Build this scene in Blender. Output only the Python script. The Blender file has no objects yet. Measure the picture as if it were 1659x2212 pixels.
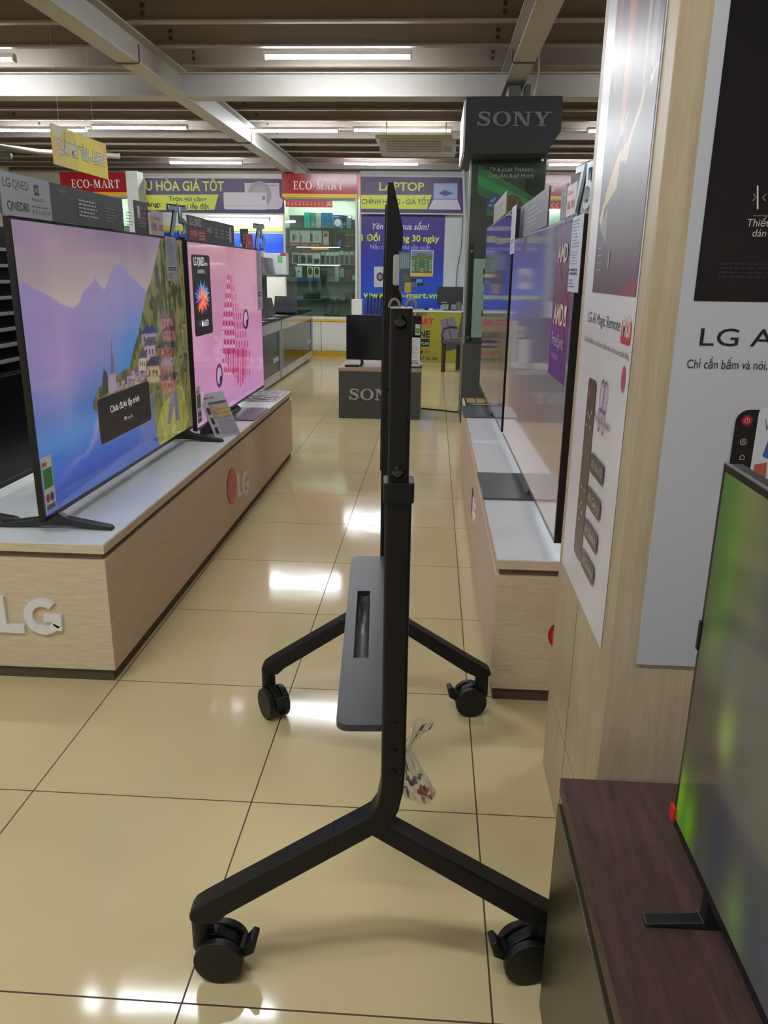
import bpy, bmesh, math, random
import numpy as np
from mathutils import Vector, Matrix

random.seed(11)
S = bpy.context.scene
COL = S.collection
PI = math.pi

# ------------------------------------------------------------------ camera, world, exposure
F, CX, CY, EYE = 1690.0, 829.5, 1106.0, 1.36      # focal length in pixels of the 1659 x 2212 frame, eye height
def _axes(vd=(940, 590), vv=(755, 6600)):
    d = Vector(((vd[0]-CX)/F, (vd[1]-CY)/F, 1)).normalized()
    dn = Vector(((vv[0]-CX)/F, (vv[1]-CY)/F, 1))
    dn = (dn - d*dn.dot(d)).normalized()
    return dn.cross(d), d, -dn
AX, AY, AZ = _axes()
cam = bpy.data.cameras.new('camera')
cam.sensor_fit = 'VERTICAL'; cam.sensor_height = 24.0; cam.lens = 24.0*F/2212.0
cam.clip_start = 0.02; cam.clip_end = 100
camo = bpy.data.objects.new('camera', cam); COL.objects.link(camo)
camo.matrix_world = Matrix(((AX[0], -AX[1], -AX[2], 0), (AY[0], -AY[1], -AY[2], 0), (AZ[0], -AZ[1], -AZ[2], EYE), (0, 0, 0, 1)))
S.camera = camo
w = bpy.data.worlds.new('world'); S.world = w; w.use_nodes = True
w.node_tree.nodes['Background'].inputs[0].default_value = (.9, .95, 1, 1)
w.node_tree.nodes['Background'].inputs[1].default_value = 0.25
S.view_settings.view_transform = 'Standard'
S.view_settings.look = 'None'
S.view_settings.exposure = 0.2
S.view_settings.gamma = 1.0
S.view_settings.use_curve_mapping = False
TUBE = 108.0          # radiance of the LED battens
SCREEN = 0.64        # how brightly the televisions shine

def ray(x, y):
    c = Vector(((x-CX)/F, (y-CY)/F, 1))
    return Vector((AX.dot(c), AY.dot(c), AZ.dot(c)))
E0 = Vector((0, 0, EYE))
def onx(x, y, X): r = ray(x, y); return E0 + r*(X/r.x)
def ony(x, y, Y): r = ray(x, y); return E0 + r*(Y/r.y)
def onz(x, y, Z=0): r = ray(x, y); return E0 + r*((Z-EYE)/r.z)

# ------------------------------------------------------------------ materials
def lin(c):
    return tuple((v/255/12.92 if v/255 <= .04045 else ((v/255+.055)/1.055)**2.4) for v in c)
_m = {}
def M(c, rough=.5, metal=0.0, spec=.5, var=0.06, scale=9.0, emit=0.0, bump=0.0, coat=0.0):
    """plain painted / plastic / printed surface with a little procedural unevenness"""
    key = (tuple(c), rough, metal, spec, var, scale, emit, bump, coat)
    if key in _m: return _m[key]
    m = bpy.data.materials.new('surface_%03d' % len(_m)); m.use_nodes = True
    nt = m.node_tree; b = nt.nodes['Principled BSDF']
    col = lin(c)
    b.inputs['Roughness'].default_value = rough; b.inputs['Metallic'].default_value = metal
    b.inputs['Specular IOR Level'].default_value = spec
    b.inputs['Coat Weight'].default_value = coat
    if var > 0:
        tc = nt.nodes.new('ShaderNodeTexCoord'); no = nt.nodes.new('ShaderNodeTexNoise')
        no.inputs['Scale'].default_value = scale; no.inputs['Detail'].default_value = 3
        mx = nt.nodes.new('ShaderNodeMix'); mx.data_type = 'RGBA'
        mx.inputs[6].default_value = (*[v*(1-var) for v in col], 1); mx.inputs[7].default_value = (*[min(1, v*(1+var)) for v in col], 1)
        nt.links.new(tc.outputs['Object'], no.inputs['Vector']); nt.links.new(no.outputs['Fac'], mx.inputs[0])
        nt.links.new(mx.outputs[2], b.inputs['Base Color'])
        if bump:
            bp = nt.nodes.new('ShaderNodeBump'); bp.inputs['Strength'].default_value = bump; bp.inputs['Distance'].default_value = .002
            n2 = nt.nodes.new('ShaderNodeTexNoise'); n2.inputs['Scale'].default_value = 700
            nt.links.new(tc.outputs['Object'], n2.inputs['Vector'])
            nt.links.new(n2.outputs['Fac'], bp.inputs['Height']); nt.links.new(bp.outputs[0], b.inputs['Normal'])
    else:
        b.inputs['Base Color'].default_value = (*col, 1)
    if emit:
        b.inputs['Emission Color'].default_value = (*col, 1); b.inputs['Emission Strength'].default_value = emit
    _m[key] = m; return m

def wood(name, light, dark, stretch, rough=.45, k=1.0, spec=.4):
    m = bpy.data.materials.new(name); m.use_nodes = True; nt = m.node_tree; b = nt.nodes['Principled BSDF']
    tc = nt.nodes.new('ShaderNodeTexCoord'); mp = nt.nodes.new('ShaderNodeMapping'); mp.inputs['Scale'].default_value = stretch
    n1 = nt.nodes.new('ShaderNodeTexNoise'); n1.inputs['Scale'].default_value = 9*k; n1.inputs['Detail'].default_value = 6; n1.inputs['Roughness'].default_value = .65; n1.inputs['Distortion'].default_value = .4
    n2 = nt.nodes.new('ShaderNodeTexNoise'); n2.inputs['Scale'].default_value = 60*k; n2.inputs['Detail'].default_value = 2
    ad = nt.nodes.new('ShaderNodeMath'); ad.operation = 'MULTIPLY_ADD'; ad.inputs[1].default_value = .35; 
    r = nt.nodes.new('ShaderNodeValToRGB'); r.color_ramp.elements[0].position = .45; r.color_ramp.elements[1].position = .85
    r.color_ramp.elements[0].color = (*lin(dark), 1); r.color_ramp.elements[1].color = (*lin(light), 1)
    L = nt.links.new
    L(tc.outputs['Object'], mp.inputs['Vector']); L(mp.outputs[0], n1.inputs['Vector']); L(mp.outputs[0], n2.inputs['Vector'])
    L(n2.outputs['Fac'], ad.inputs[0]); L(n1.outputs['Fac'], ad.inputs[2]); L(ad.outputs[0], r.inputs[0]); L(r.outputs[0], b.inputs['Base Color'])
    b.inputs['Roughness'].default_value = rough; b.inputs['Specular IOR Level'].default_value = spec
    return m
WOODX = wood('pale_wood_grain_across', (224, 208, 180), (202, 182, 152), (1.2, 4, 14))
WOODY = wood('pale_wood_grain_along', (216, 196, 174), (196, 172, 148), (4, 1.2, 14))
WOODZ = wood('pale_wood_grain_upright', (200, 184, 156), (178, 160, 130), (9, 9, .7), k=.6)
WENGE = wood('dark_brown_wood', (86, 60, 53), (56, 42, 38), (9, .8, 9), rough=.5, k=.8)

def floor_mat():
    m = bpy.data.materials.new('glossy_beige_tiles'); m.use_nodes = True; nt = m.node_tree; b = nt.nodes['Principled BSDF']; L = nt.links.new
    g = nt.nodes.new('ShaderNodeNewGeometry'); sp = nt.nodes.new('ShaderNodeSeparateXYZ'); L(g.outputs['Position'], sp.inputs[0])
    def mt(op, a, bv=None):
        n = nt.nodes.new('ShaderNodeMath'); n.operation = op
        for i, v in enumerate((a, bv)):
            if v is None: continue
            if isinstance(v, (int, float)): n.inputs[i].default_value = v
            else: L(v, n.inputs[i])
        return n.outputs[0]
    sx = mt('DIVIDE', mt('ADD', sp.outputs[0], .447), .6); sy = mt('DIVIDE', mt('SUBTRACT', sp.outputs[1], 1.75), .604)
    def line(s):
        f = mt('FRACT', s); d = mt('MINIMUM', f, mt('SUBTRACT', 1.0, f)); return mt('LESS_THAN', d, .0032)
    gm = mt('MAXIMUM', line(sx), line(sy))
    cb = nt.nodes.new('ShaderNodeCombineXYZ'); L(mt('FLOOR', sx), cb.inputs[0]); L(mt('FLOOR', sy), cb.inputs[1])
    wn = nt.nodes.new('ShaderNodeTexWhiteNoise'); wn.noise_dimensions = '2D'; L(cb.outputs[0], wn.inputs['Vector'])
    no = nt.nodes.new('ShaderNodeTexNoise'); no.inputs['Scale'].default_value = 2.6; no.inputs['Detail'].default_value = 4; L(g.outputs['Position'], no.inputs['Vector'])
    av = mt('ADD', mt('MULTIPLY', wn.outputs['Value'], .25), mt('MULTIPLY', no.outputs['Fac'], .75))
    mx = nt.nodes.new('ShaderNodeMix'); mx.data_type = 'RGBA'; L(av, mx.inputs[0])
    mx.inputs[6].default_value = (*lin((210, 191, 145)), 1); mx.inputs[7].default_value = (*lin((222, 204, 157)), 1)
    m2 = nt.nodes.new('ShaderNodeMix'); m2.data_type = 'RGBA'; L(gm, m2.inputs[0]); L(mx.outputs[2], m2.inputs[6]); m2.inputs[7].default_value = (*lin((84, 64, 48)), 1)
    L(m2.outputs[2], b.inputs['Base Color'])
    L(mt('MULTIPLY_ADD', gm, .5), b.inputs['Roughness'])
    nt.nodes[-1].inputs[2].default_value = .085; b.inputs['Specular IOR Level'].default_value = .32
    # slow waviness of the glaze
    nw = nt.nodes.new('ShaderNodeTexNoise'); nw.inputs['Scale'].default_value = 5; L(g.outputs['Position'], nw.inputs['Vector'])
    bp = nt.nodes.new('ShaderNodeBump'); bp.inputs['Strength'].default_value = .06; bp.inputs['Distance'].default_value = .01
    L(nw.outputs['Fac'], bp.inputs['Height']); L(bp.outputs[0], b.inputs['Normal'])
    return m
FLOOR = floor_mat()

def glass_mat(name, tint=(235, 245, 240), refl=.09, rough=.02):
    m = bpy.data.materials.new(name); m.use_nodes = True; nt = m.node_tree; L = nt.links.new
    for n in list(nt.nodes): nt.nodes.remove(n)
    o = nt.nodes.new('ShaderNodeOutputMaterial'); mx = nt.nodes.new('ShaderNodeMixShader'); t = nt.nodes.new('ShaderNodeBsdfTransparent'); g = nt.nodes.new('ShaderNodeBsdfGlossy')
    fr = nt.nodes.new('ShaderNodeFresnel'); fr.inputs[0].default_value = 1.5
    t.inputs[0].default_value = (*lin(tint), 1); g.inputs['Roughness'].default_value = rough
    ad = nt.nodes.new('ShaderNodeMath'); ad.operation = 'MULTIPLY_ADD'; ad.inputs[1].default_value = .95; ad.inputs[2].default_value = refl; ad.use_clamp = True
    L(fr.outputs[0], ad.inputs[0]); L(ad.outputs[0], mx.inputs[0]); L(t.outputs[0], mx.inputs[1]); L(g.outputs[0], mx.inputs[2]); L(mx.outputs[0], o.inputs[0])
    return m
GLASS = glass_mat('clear_glass', refl=.03)
GREENGLASS = glass_mat('greenish_shelf_glass', (190, 215, 205), .06)
FILM = glass_mat('clear_plastic_film', (246, 246, 247), .10, .15)
def film_mat():
    m = glass_mat('crumpled_film', (250, 250, 250), .06, .12); nt = m.node_tree; L = nt.links.new
    o = [n for n in nt.nodes if n.type == 'OUTPUT_MATERIAL'][0]; old = o.inputs[0].links[0].from_socket
    d = nt.nodes.new('ShaderNodeBsdfTranslucent'); d.inputs[0].default_value = (.85, .85, .86, 1); d2 = nt.nodes.new('ShaderNodeBsdfDiffuse'); d2.inputs[0].default_value = (.85, .85, .86, 1)
    a = nt.nodes.new('ShaderNodeMixShader'); a.inputs[0].default_value = .5; L(d.outputs[0], a.inputs[1]); L(d2.outputs[0], a.inputs[2])
    x = nt.nodes.new('ShaderNodeMixShader'); x.inputs[0].default_value = .16; L(old, x.inputs[1]); L(a.outputs[0], x.inputs[2]); L(x.outputs[0], o.inputs[0])
    return m
FILM = film_mat()
WHITE = M((226, 226, 224), .4)
LAM = M((232, 237, 240), .3, var=.02)
BLACK = M((24, 24, 26), .42)
BLACKTV = M((16, 16, 18), .3, var=.03)
CARTBLK = M((21, 21, 23), .42, spec=.32, var=.05, scale=30, bump=.15)
CHROME = M((170, 170, 175), .18, metal=1.0, var=.02)
CREAM = M((170, 160, 148), .6, var=.08, scale=2)

# ------------------------------------------------------------------ object helpers
def link(o, parent=None):
    COL.objects.link(o)
    if parent is not None: o.parent = parent
    return o
def obj(name, bm, mat, parent=None, bevel=0.0, seg=2, smooth=False, loc=None):
    me = bpy.data.meshes.new(name)
    bmesh.ops.recalc_face_normals(bm, faces=bm.faces[:])
    bm.to_mesh(me); bm.free()
    mats = mat if isinstance(mat, (list, tuple)) else [mat]
    for m in mats: me.materials.append(m)
    o = bpy.data.objects.new(name, me); link(o, parent)
    if loc is not None: o.location = loc
    if smooth:
        for p in me.polygons: p.use_smooth = True
    if bevel:
        b = o.modifiers.new('bevel', 'BEVEL'); b.width = bevel; b.segments = seg; b.limit_method = 'ANGLE'; b.angle_limit = math.radians(35)
        if seg > 2:
            for p in me.polygons: p.use_smooth = True
            wn = o.modifiers.new('normals', 'WEIGHTED_NORMAL')
    return o
def thing(name, label, cat, loc=(0, 0, 0), rotz=0.0, group=None):
    o = bpy.data.objects.new(name, None); o.empty_display_size = .1; link(o)
    o.location = loc; o.rotation_euler = (0, 0, rotz)
    return tag(o, label, cat, group)
def tag(o, label, cat, group=None, kind=None):
    o['label'] = label; o['category'] = cat
    if group: o['group'] = group
    if kind: o['kind'] = kind
    return o
def struct(name, bm, mat, label, cat, bevel=0.0):
    return tag(obj(name, bm, mat, None, bevel), label, cat, kind='structure')
def kids(o): return [c for c in COL.objects if c.parent == o]
def dup(root, loc=None, rotz=None, label=None, group=None):
    r = root.copy(); COL.objects.link(r)
    if loc is not None: r.location = loc
    if rotz is not None: r.rotation_euler = (0, 0, rotz)
    if label: r['label'] = label
    if group: r['group'] = group
    for c in kids(root):
        k = c.copy(); COL.objects.link(k); k.parent = r
        for g in kids(c):
            q = g.copy(); COL.objects.link(q); q.parent = k
    return r
def B(*boxes):
    """bmesh of axis-aligned boxes given as x0,x1,y0,y1,z0,z1"""
    bm = bmesh.new()
    for bx in boxes: addbox(bm, *bx)
    return bm
def addbox(bm, x0, x1, y0, y1, z0, z1, mi=0):
    v = [bm.verts.new(p) for p in ((x0, y0, z0), (x1, y0, z0), (x1, y1, z0), (x0, y1, z0), (x0, y0, z1), (x1, y0, z1), (x1, y1, z1), (x0, y1, z1))]
    for f in ((0, 3, 2, 1), (4, 5, 6, 7), (0, 1, 5, 4), (1, 2, 6, 5), (2, 3, 7, 6), (3, 0, 4, 7)):
        bm.faces.new([v[i] for i in f]).material_index = mi
def prism(pts, axis, a0, a1, bm=None):
    """polygon extruded along 'x','y' or 'z'; pts are the other two coordinates in order"""
    bm = bm or bmesh.new()
    def mk(p, a):
        return {'x': (a, p[0], p[1]), 'y': (p[0], a, p[1]), 'z': (p[0], p[1], a)}[axis]
    lo = [bm.verts.new(mk(p, a0)) for p in pts]; hi = [bm.verts.new(mk(p, a1)) for p in pts]
    bm.faces.new(lo[::-1]); bm.faces.new(hi)
    n = len(pts)
    for i in range(n): bm.faces.new((lo[i], lo[(i+1) % n], hi[(i+1) % n], hi[i]))
    return bm
def cyl(c, axis, r, h0, h1, bm=None, n=24, r2=None, th0=0, th1=2*PI):
    r2 = r if r2 is None else r2
    bm = bm or bmesh.new(); lo, hi = [], []
    full = abs(th1-th0-2*PI) < 1e-6
    for i in range(n if full else n+1):
        t = th0+(th1-th0)*i/n; cs, sn = math.cos(t), math.sin(t)
        def mk(rr, h):
            return {'x': (h, c[0]+rr*cs, c[1]+rr*sn), 'y': (c[0]+rr*cs, h, c[1]+rr*sn), 'z': (c[0]+rr*cs, c[1]+rr*sn, h)}[axis]
        lo.append(bm.verts.new(mk(r, h0))); hi.append(bm.verts.new(mk(r2, h1)))
    bm.faces.new(lo[::-1]); bm.faces.new(hi)
    m = len(lo)
    for i in range(m): bm.faces.new((lo[i], lo[(i+1) % m], hi[(i+1) % m], hi[i]))
    return bm
def tube(pts, r, bm=None, n=8):
    """round cable through 3-D points"""
    bm = bm or bmesh.new(); P = [Vector(p) for p in pts]; rings = []
    for i, p in enumerate(P):
        t = (P[min(i+1, len(P)-1)]-P[max(i-1, 0)]).normalized()
        a = t.orthogonal().normalized() if i == 0 else (a - t*a.dot(t)).normalized()
        b = t.cross(a)
        rings.append([bm.verts.new(p + a*r*math.cos(2*PI*k/n) + b*r*math.sin(2*PI*k/n)) for k in range(n)])
    for q, s in zip(rings, rings[1:]):
        for k in range(n): bm.faces.new((q[k], q[(k+1) % n], s[(k+1) % n], s[k]))
    bm.faces.new(rings[0][::-1]); bm.faces.new(rings[-1])
    return bm
def rrect(x0, y0, x1, y1, r, n=5):
    out = []
    for cx, cy, t0 in ((x1-r, y1-r, 0), (x0+r, y1-r, PI/2), (x0+r, y0+r, PI), (x1-r, y0+r, 1.5*PI)):
        for i in range(n+1):
            t = t0+PI/2*i/n; out.append((cx+r*math.cos(t), cy+r*math.sin(t)))
    return out

# ------------------------------------------------------------------ lettering
_fc = {}
def glyphs(s, bold=0.0, shear=0.0):
    """2-D triangles of a line of text, cap height 1, starting at x = 0"""
    key = (s, bold, shear)
    if key in _fc: return _fc[key]
    cu = bpy.data.curves.new('line', 'FONT'); cu.body = s; cu.size = 1; cu.offset = bold; cu.shear = shear; cu.resolution_u = 3
    o = bpy.data.objects.new('line', cu)
    me = bpy.data.meshes.new_from_object(o)
    v = np.zeros(len(me.vertices)*3); me.vertices.foreach_get('co', v); v = v.reshape(-1, 3)[:, :2].copy()
    f = [tuple(p.vertices) for p in me.polygons]
    bpy.data.objects.remove(o); bpy.data.curves.remove(cu); bpy.data.meshes.remove(me)
    if len(v):
        v /= CAP; v[:, 0] -= v[:, 0].min()
    _fc[key] = (v, f); return _fc[key]
CAP = 1.0
_v, _f = glyphs('H'); CAP = float(_v[:, 1].max()); _fc.clear()

def stroke(pts, ws):
    """ribbon with its own width at each point -> list of quads"""
    P = [Vector((*p, 0)) for p in pts]; L, R = [], []
    for i, p in enumerate(P):
        t = (P[min(i+1, len(P)-1)]-P[max(i-1, 0)]).normalized(); n = Vector((-t.y, t.x, 0)); h = (ws[i] if isinstance(ws, (list, tuple)) else ws)/2
        L.append(tuple((p+n*h)[:2])); R.append(tuple((p-n*h)[:2]))
    return [[L[i], L[i+1], R[i+1], R[i]] for i in range(len(P)-1)]
def ringq(cx, cy, rx, ry, ix, iy, t0=0, t1=360, n=36):
    out = []
    for i in range(n):
        a, b = math.radians(t0+(t1-t0)*i/n), math.radians(t0+(t1-t0)*(i+1)/n)
        out.append([(cx+rx*math.cos(a), cy+ry*math.sin(a)), (cx+rx*math.cos(b), cy+ry*math.sin(b)), (cx+ix*math.cos(b), cy+iy*math.sin(b)), (cx+ix*math.cos(a), cy+iy*math.sin(a))])
    return out
def R4(x0, y0, x1, y1): return [(x0, y0), (x1, y0), (x1, y1), (x0, y1)]
def serif(s, wide=1.0):
    """hand-drawn roman capitals with serifs, cap height 1 -> polygons, width"""
    x = 0.0; out = []
    for ch in s:
        q = []; w_ = .9
        if ch == 'O': w_ = 1.06; q = ringq(.53, .5, .53, .52, .31, .44)
        elif ch == 'C': w_ = .92; q = ringq(.5, .5, .5, .52, .28, .45, 42, 318) + [R4(.8, .66, .88, 1.0)]
        elif ch == 'S':
            w_ = .82
            pts = [(.70, .77), (.62, .90), (.42, .96), (.22, .91), (.14, .76), (.22, .62), (.42, .53), (.62, .43), (.70, .27), (.60, .10), (.40, .04), (.19, .10), (.09, .26)]
            q = stroke(pts, [.10, .10, .11, .16, .19, .22, .24, .22, .19, .16, .11, .10, .10]) + [R4(.69, .64, .76, 1.0), R4(.03, 0, .10, .36)]
        elif ch == 'N':
            w_ = 1.1; q = [R4(.14, 0, .25, 1), R4(.86, 0, .97, 1), [(.12, 1), (.38, 1), (.97, .0), (.75, .0)], R4(.0, 0, .39, .08), R4(.0, .92, .36, 1), R4(.72, .92, 1.1, 1)]
        elif ch == 'Y':
            w_ = 1.02; q = [[(.08, 1), (.36, 1), (.62, .45), (.42, .42)], [(.83, 1), (.94, 1), (.62, .42), (.52, .48)], R4(.40, 0, .63, .48), R4(.26, 0, .77, .08), R4(0, .92, .46, 1), R4(.68, .92, 1.06, 1)]
        elif ch == 'E':
            w_ = .82; q = [R4(.10, 0, .30, 1), R4(0, 0, .72, .07), R4(0, .93, .68, 1), R4(.3, .47, .52, .54), R4(.66, 0, .74, .27), R4(.62, .74, .69, 1), R4(.49, .37, .55, .64)]
        elif ch == '-': w_ = .5; q = [R4(.06, .30, .42, .41)]
        elif ch == 'M':
            w_ = 1.2; q = [R4(.11, 0, .19, 1), R4(.86, 0, 1.06, 1), [(.08, 1), (.34, 1), (.62, .16), (.54, .0)], [(.88, 1), (1.0, 1), (.60, .0), (.53, .0)], R4(0, 0, .30, .06), R4(.76, 0, 1.16, .06), R4(0, .94, .3, 1), R4(.88, .94, 1.16, 1)]
        elif ch == 'A':
            w_ = 1.0; q = [[(.46, 1), (.56, 1), (.94, 0), (.70, 0)], [(.42, .92), (.49, .97), (.20, 0), (.12, 0)], R4(.26, .31, .72, .38), R4(0, 0, .32, .06), R4(.62, 0, 1.0, .06)]
        elif ch == 'R':
            w_ = .98; q = [R4(.10, 0, .30, 1), R4(0, 0, .40, .06), R4(0, .94, .45, 1), R4(.3, .46, .48, .53)] + ringq(.44, .73, .34, .27, .15, .20, -90, 90, 18) + [[(.40, .49), (.60, .49), (.96, 0), (.70, 0)]]
        elif ch == 'T':
            w_ = .9; q = [R4(.33, 0, .53, 1), R4(.22, 0, .64, .06), R4(0, .93, .86, 1), R4(0, .70, .07, 1), R4(.79, .70, .86, 1)]
        for p in q: out.append([(x+u*wide, v) for u, v in p])
        x += (w_+.10)*wide
    return out, x-.10*wide

class Art:
    """flat printed artwork in one plane: origin o, axes u (right as read) and v (up), out of the wall along u x v"""
    def __init__(s, o, u, v, px=None, gap=.0006, step=.00010, gloss=.45):
        s.o, s.u, s.v = Vector(o), Vector(u).normalized(), Vector(v).normalized(); s.n = s.u.cross(s.v)
        s.f, s.k, s.gap, s.step, s.gloss, s.em = [], 0, gap, step, gloss, 0.0
    def px(s, x, y):
        r = ray(x, y); t = (s.o-E0).dot(s.n)/r.dot(s.n); d = E0+r*t-s.o
        return (d.dot(s.u), d.dot(s.v))
    def pxs(s, *pts): return [s.px(*p) for p in pts]
    def quads(s, polys, c, spread=False):
        for i, p in enumerate(polys): s.f.append((p, c, s.k+(.55*(i % 6) if spread else 0), s.em))
        s.k += 1; return s
    def poly(s, pts, c): return s.quads([pts], c)
    def ppoly(s, pts, c): return s.quads([s.pxs(*pts)], c)
    def rect(s, x0, y0, x1, y1, c): return s.poly(R4(x0, y0, x1, y1), c)
    def ell(s, cx, cy, rx, ry, c, n=28): return s.poly([(cx+rx*math.cos(2*PI*i/n), cy+ry*math.sin(2*PI*i/n)) for i in range(n)], c)
    def line(s, pts, wd, c): return s.quads(stroke(pts, wd), c, True)
    def text(s, t, x, y, h, c, width=None, align=0.0, bold=0.0, shear=0.0):
        v, f = glyphs(t, bold, shear)
        if not len(v): return s
        k = (width/v[:, 0].max()) if width else h
        x -= align*v[:, 0].max()*k
        P = [(x+a*k, y+b*h) for a, b in v]
        return s.quads([[P[i] for i in q] for q in f], c)
    def ptext(s, t, p0, p1, top, c, **kw):
        """baseline from pixel p0 to pixel p1, cap height up to pixel top (above p0)"""
        a, b, h = s.px(*p0), s.px(*p1), s.px(*top)
        return s.text(t, a[0], a[1], h[1]-a[1], c, width=b[0]-a[0], **kw)
    def serif(s, t, x, y, h, c, width=None, wide=1.0):
        q, wd = serif(t, wide); k = width/wd if width else h
        return s.quads([[(x+a*k, y+b*h) for a, b in p] for p in q], c, True)
    def lines(s, x0, y0, x1, y1, n, c, fill=.45, rag=.35):
        """blocks of unreadably small print"""
        dh = (y1-y0)/n; Q = []
        for i in range(n):
            x = x0; yy = y1-dh*(i+.5); end = x1-(x1-x0)*rag*random.random()
            while x < end:
                wd = abs(dh)*random.uniform(.7, 2.4); Q.append(R4(x, yy-dh*fill/2, min(x+wd, end), yy+dh*fill/2)); x += wd+abs(dh)*.45
        return s.quads(Q, c)
    def build(s, name, parent=None, loc=(0, 0, 0), thick=0.0):
        L = Vector(loc); V, Fc, mi, mats = [], [], [], []
        for pts, c, k, em in s.f:
            m = M(c, s.gloss, var=.02, emit=em)
            if m not in mats: mats.append(m)
            i0 = len(V)
            for a, b in pts: V.append(s.o + s.u*a + s.v*b + s.n*(s.gap+s.step*k) - L)
            Fc.append(list(range(i0, i0+len(pts)))); mi.append(mats.index(m))
        me = bpy.data.meshes.new(name); me.from_pydata([tuple(v) for v in V], [], Fc)
        for m in mats: me.materials.append(m)
        me.polygons.foreach_set('material_index', mi)
        o = bpy.data.objects.new(name, me); link(o, parent); return o

class Pic:
    """picture painted cell by cell in numpy, carried by the colours of a fine grid mesh"""
    def __init__(s, w_, h_, px2uv): s.w, s.h, s.m = w_, h_, px2uv; s.a = np.zeros((h_, w_, 3)); s.rs = np.random.RandomState(5)
    def uv(s, pts): return [s.m(*p) for p in pts]
    def mask(s, uv):
        P = np.array(uv)*[s.w, s.h]; yy, xx = np.mgrid[0:s.h, 0:s.w]; xx = xx+.5; yy = yy+.5; m = np.zeros((s.h, s.w), bool)
        n = len(P)
        for i in range(n):
            (x0, y0), (x1, y1) = P[i], P[(i+1) % n]
            if y0 == y1: continue
            c = ((y0 <= yy) != (y1 <= yy)) & (xx < (x1-x0)*(yy-y0)/(y1-y0)+x0); m ^= c
        return m
    def fill(s, uv, c, a=1.0):
        m = s.mask(uv) if not isinstance(uv, np.ndarray) else uv
        s.a[m] = s.a[m]*(1-a)+np.array(c, float)*a
    def pf(s, pts, c, a=1.0): s.fill(s.uv(pts), c, a)
    def vgrad(s, stops, m=None):
        y = (np.arange(s.h)+.5)/s.h; g = np.stack([np.interp(y, [t for t, _ in stops], [c[k] for _, c in stops]) for k in range(3)], 1)
        full = np.repeat(g[:, None, :], s.w, 1)
        if m is None: s.a = full
        else: s.a[m] = full[m]
    def noise(s, sx, sy, seed=0):
        r = np.random.RandomState(seed); out = np.zeros((s.h, s.w)); amp = 1; tot = 0
        for o in range(4):
            gx, gy = max(2, int(sx*2**o)), max(2, int(sy*2**o)); g = r.rand(gy+1, gx+1)
            X = np.linspace(0, gx-.001, s.w); Y = np.linspace(0, gy-.001, s.h); xi = X.astype(int); yi = Y.astype(int); fx = X-xi; fy = (Y-yi)[:, None]
            a = g[yi][:, xi]*(1-fx)+g[yi][:, xi+1]*fx; b = g[yi+1][:, xi]*(1-fx)+g[yi+1][:, xi+1]*fx
            out += amp*(a*(1-fy)+b*fy); tot += amp; amp *= .55
        return out/tot
    def mesh(s, name, o, u, v, W_, H_, mat, parent):
        """o is the top-left corner, u to the right, v up"""
        o, u, v = Vector(o), Vector(u), Vector(v); nx, ny = s.w, s.h
        gx = np.linspace(0, W_, nx+1); gy = np.linspace(0, H_, ny+1)
        U, Vv = np.meshgrid(gx, gy); co = np.array(o)[None, None, :] + U[..., None]*np.array(u) - Vv[..., None]*np.array(v)
        idx = np.arange((nx+1)*(ny+1)).reshape(ny+1, nx+1)
        q = np.stack([idx[1:, :-1], idx[1:, 1:], idx[:-1, 1:], idx[:-1, :-1]], -1).reshape(-1, 4)
        me = bpy.data.meshes.new(name); me.vertices.add(co.shape[0]*co.shape[1]); me.vertices.foreach_set('co', co.reshape(-1).astype(np.float32))
        me.loops.add(q.size); me.loops.foreach_set('vertex_index', q.reshape(-1).astype(np.int32))
        me.polygons.add(len(q)); me.polygons.foreach_set('loop_start', np.arange(0, q.size, 4, dtype=np.int32))
        me.update(calc_edges=True); me.validate()
        ap = np.pad(s.a, ((0, 1), (0, 1), (0, 0)), 'edge')/255
        ln = np.where(ap <= .04045, ap/12.92, ((np.clip(ap, 0, 1)+.055)/1.055)**2.4)
        at = me.color_attributes.new('Col', 'FLOAT_COLOR', 'POINT'); at.data.foreach_set('color', np.concatenate([ln, np.ones_like(ln[..., :1])], -1).reshape(-1).astype(np.float32))
        me.materials.append(mat); ob = bpy.data.objects.new(name, me); link(ob, parent); return ob
def attr_mat(name, glow, rough, spec=.5, base=0.0, coat=0.0):
    m = bpy.data.materials.new(name); m.use_nodes = True; nt = m.node_tree; b = nt.nodes['Principled BSDF']
    a = nt.nodes.new('ShaderNodeVertexColor'); a.layer_name = 'Col'
    b.inputs['Roughness'].default_value = rough; b.inputs['Specular IOR Level'].default_value = spec; b.inputs['Coat Weight'].default_value = coat
    if glow:
        b.inputs['Base Color'].default_value = (.008, .008, .009, 1)
        nt.links.new(a.outputs[0], b.inputs['Emission Color']); b.inputs['Emission Strength'].default_value = glow
    else: nt.links.new(a.outputs[0], b.inputs['Base Color'])
    return m
LIT = attr_mat('lit_screen', SCREEN, .06)
LITDIM = attr_mat('lit_screen_softer', SCREEN*1.1, .10, spec=.22)
PRINT = attr_mat('glossy_print', 0, .36, spec=.4)
def plane_uv(o, u, v, W_, H_):
    """photo pixel -> (0..1, 0..1) of a picture whose top-left corner is o"""
    o, u, v = Vector(o), Vector(u), Vector(v); n = u.cross(v)
    def f(x, y):
        r = ray(x, y); d = E0+r*((o-E0).dot(n)/r.dot(n))-o
        return (d.dot(u)/W_, -d.dot(v)/H_)
    return f

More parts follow.
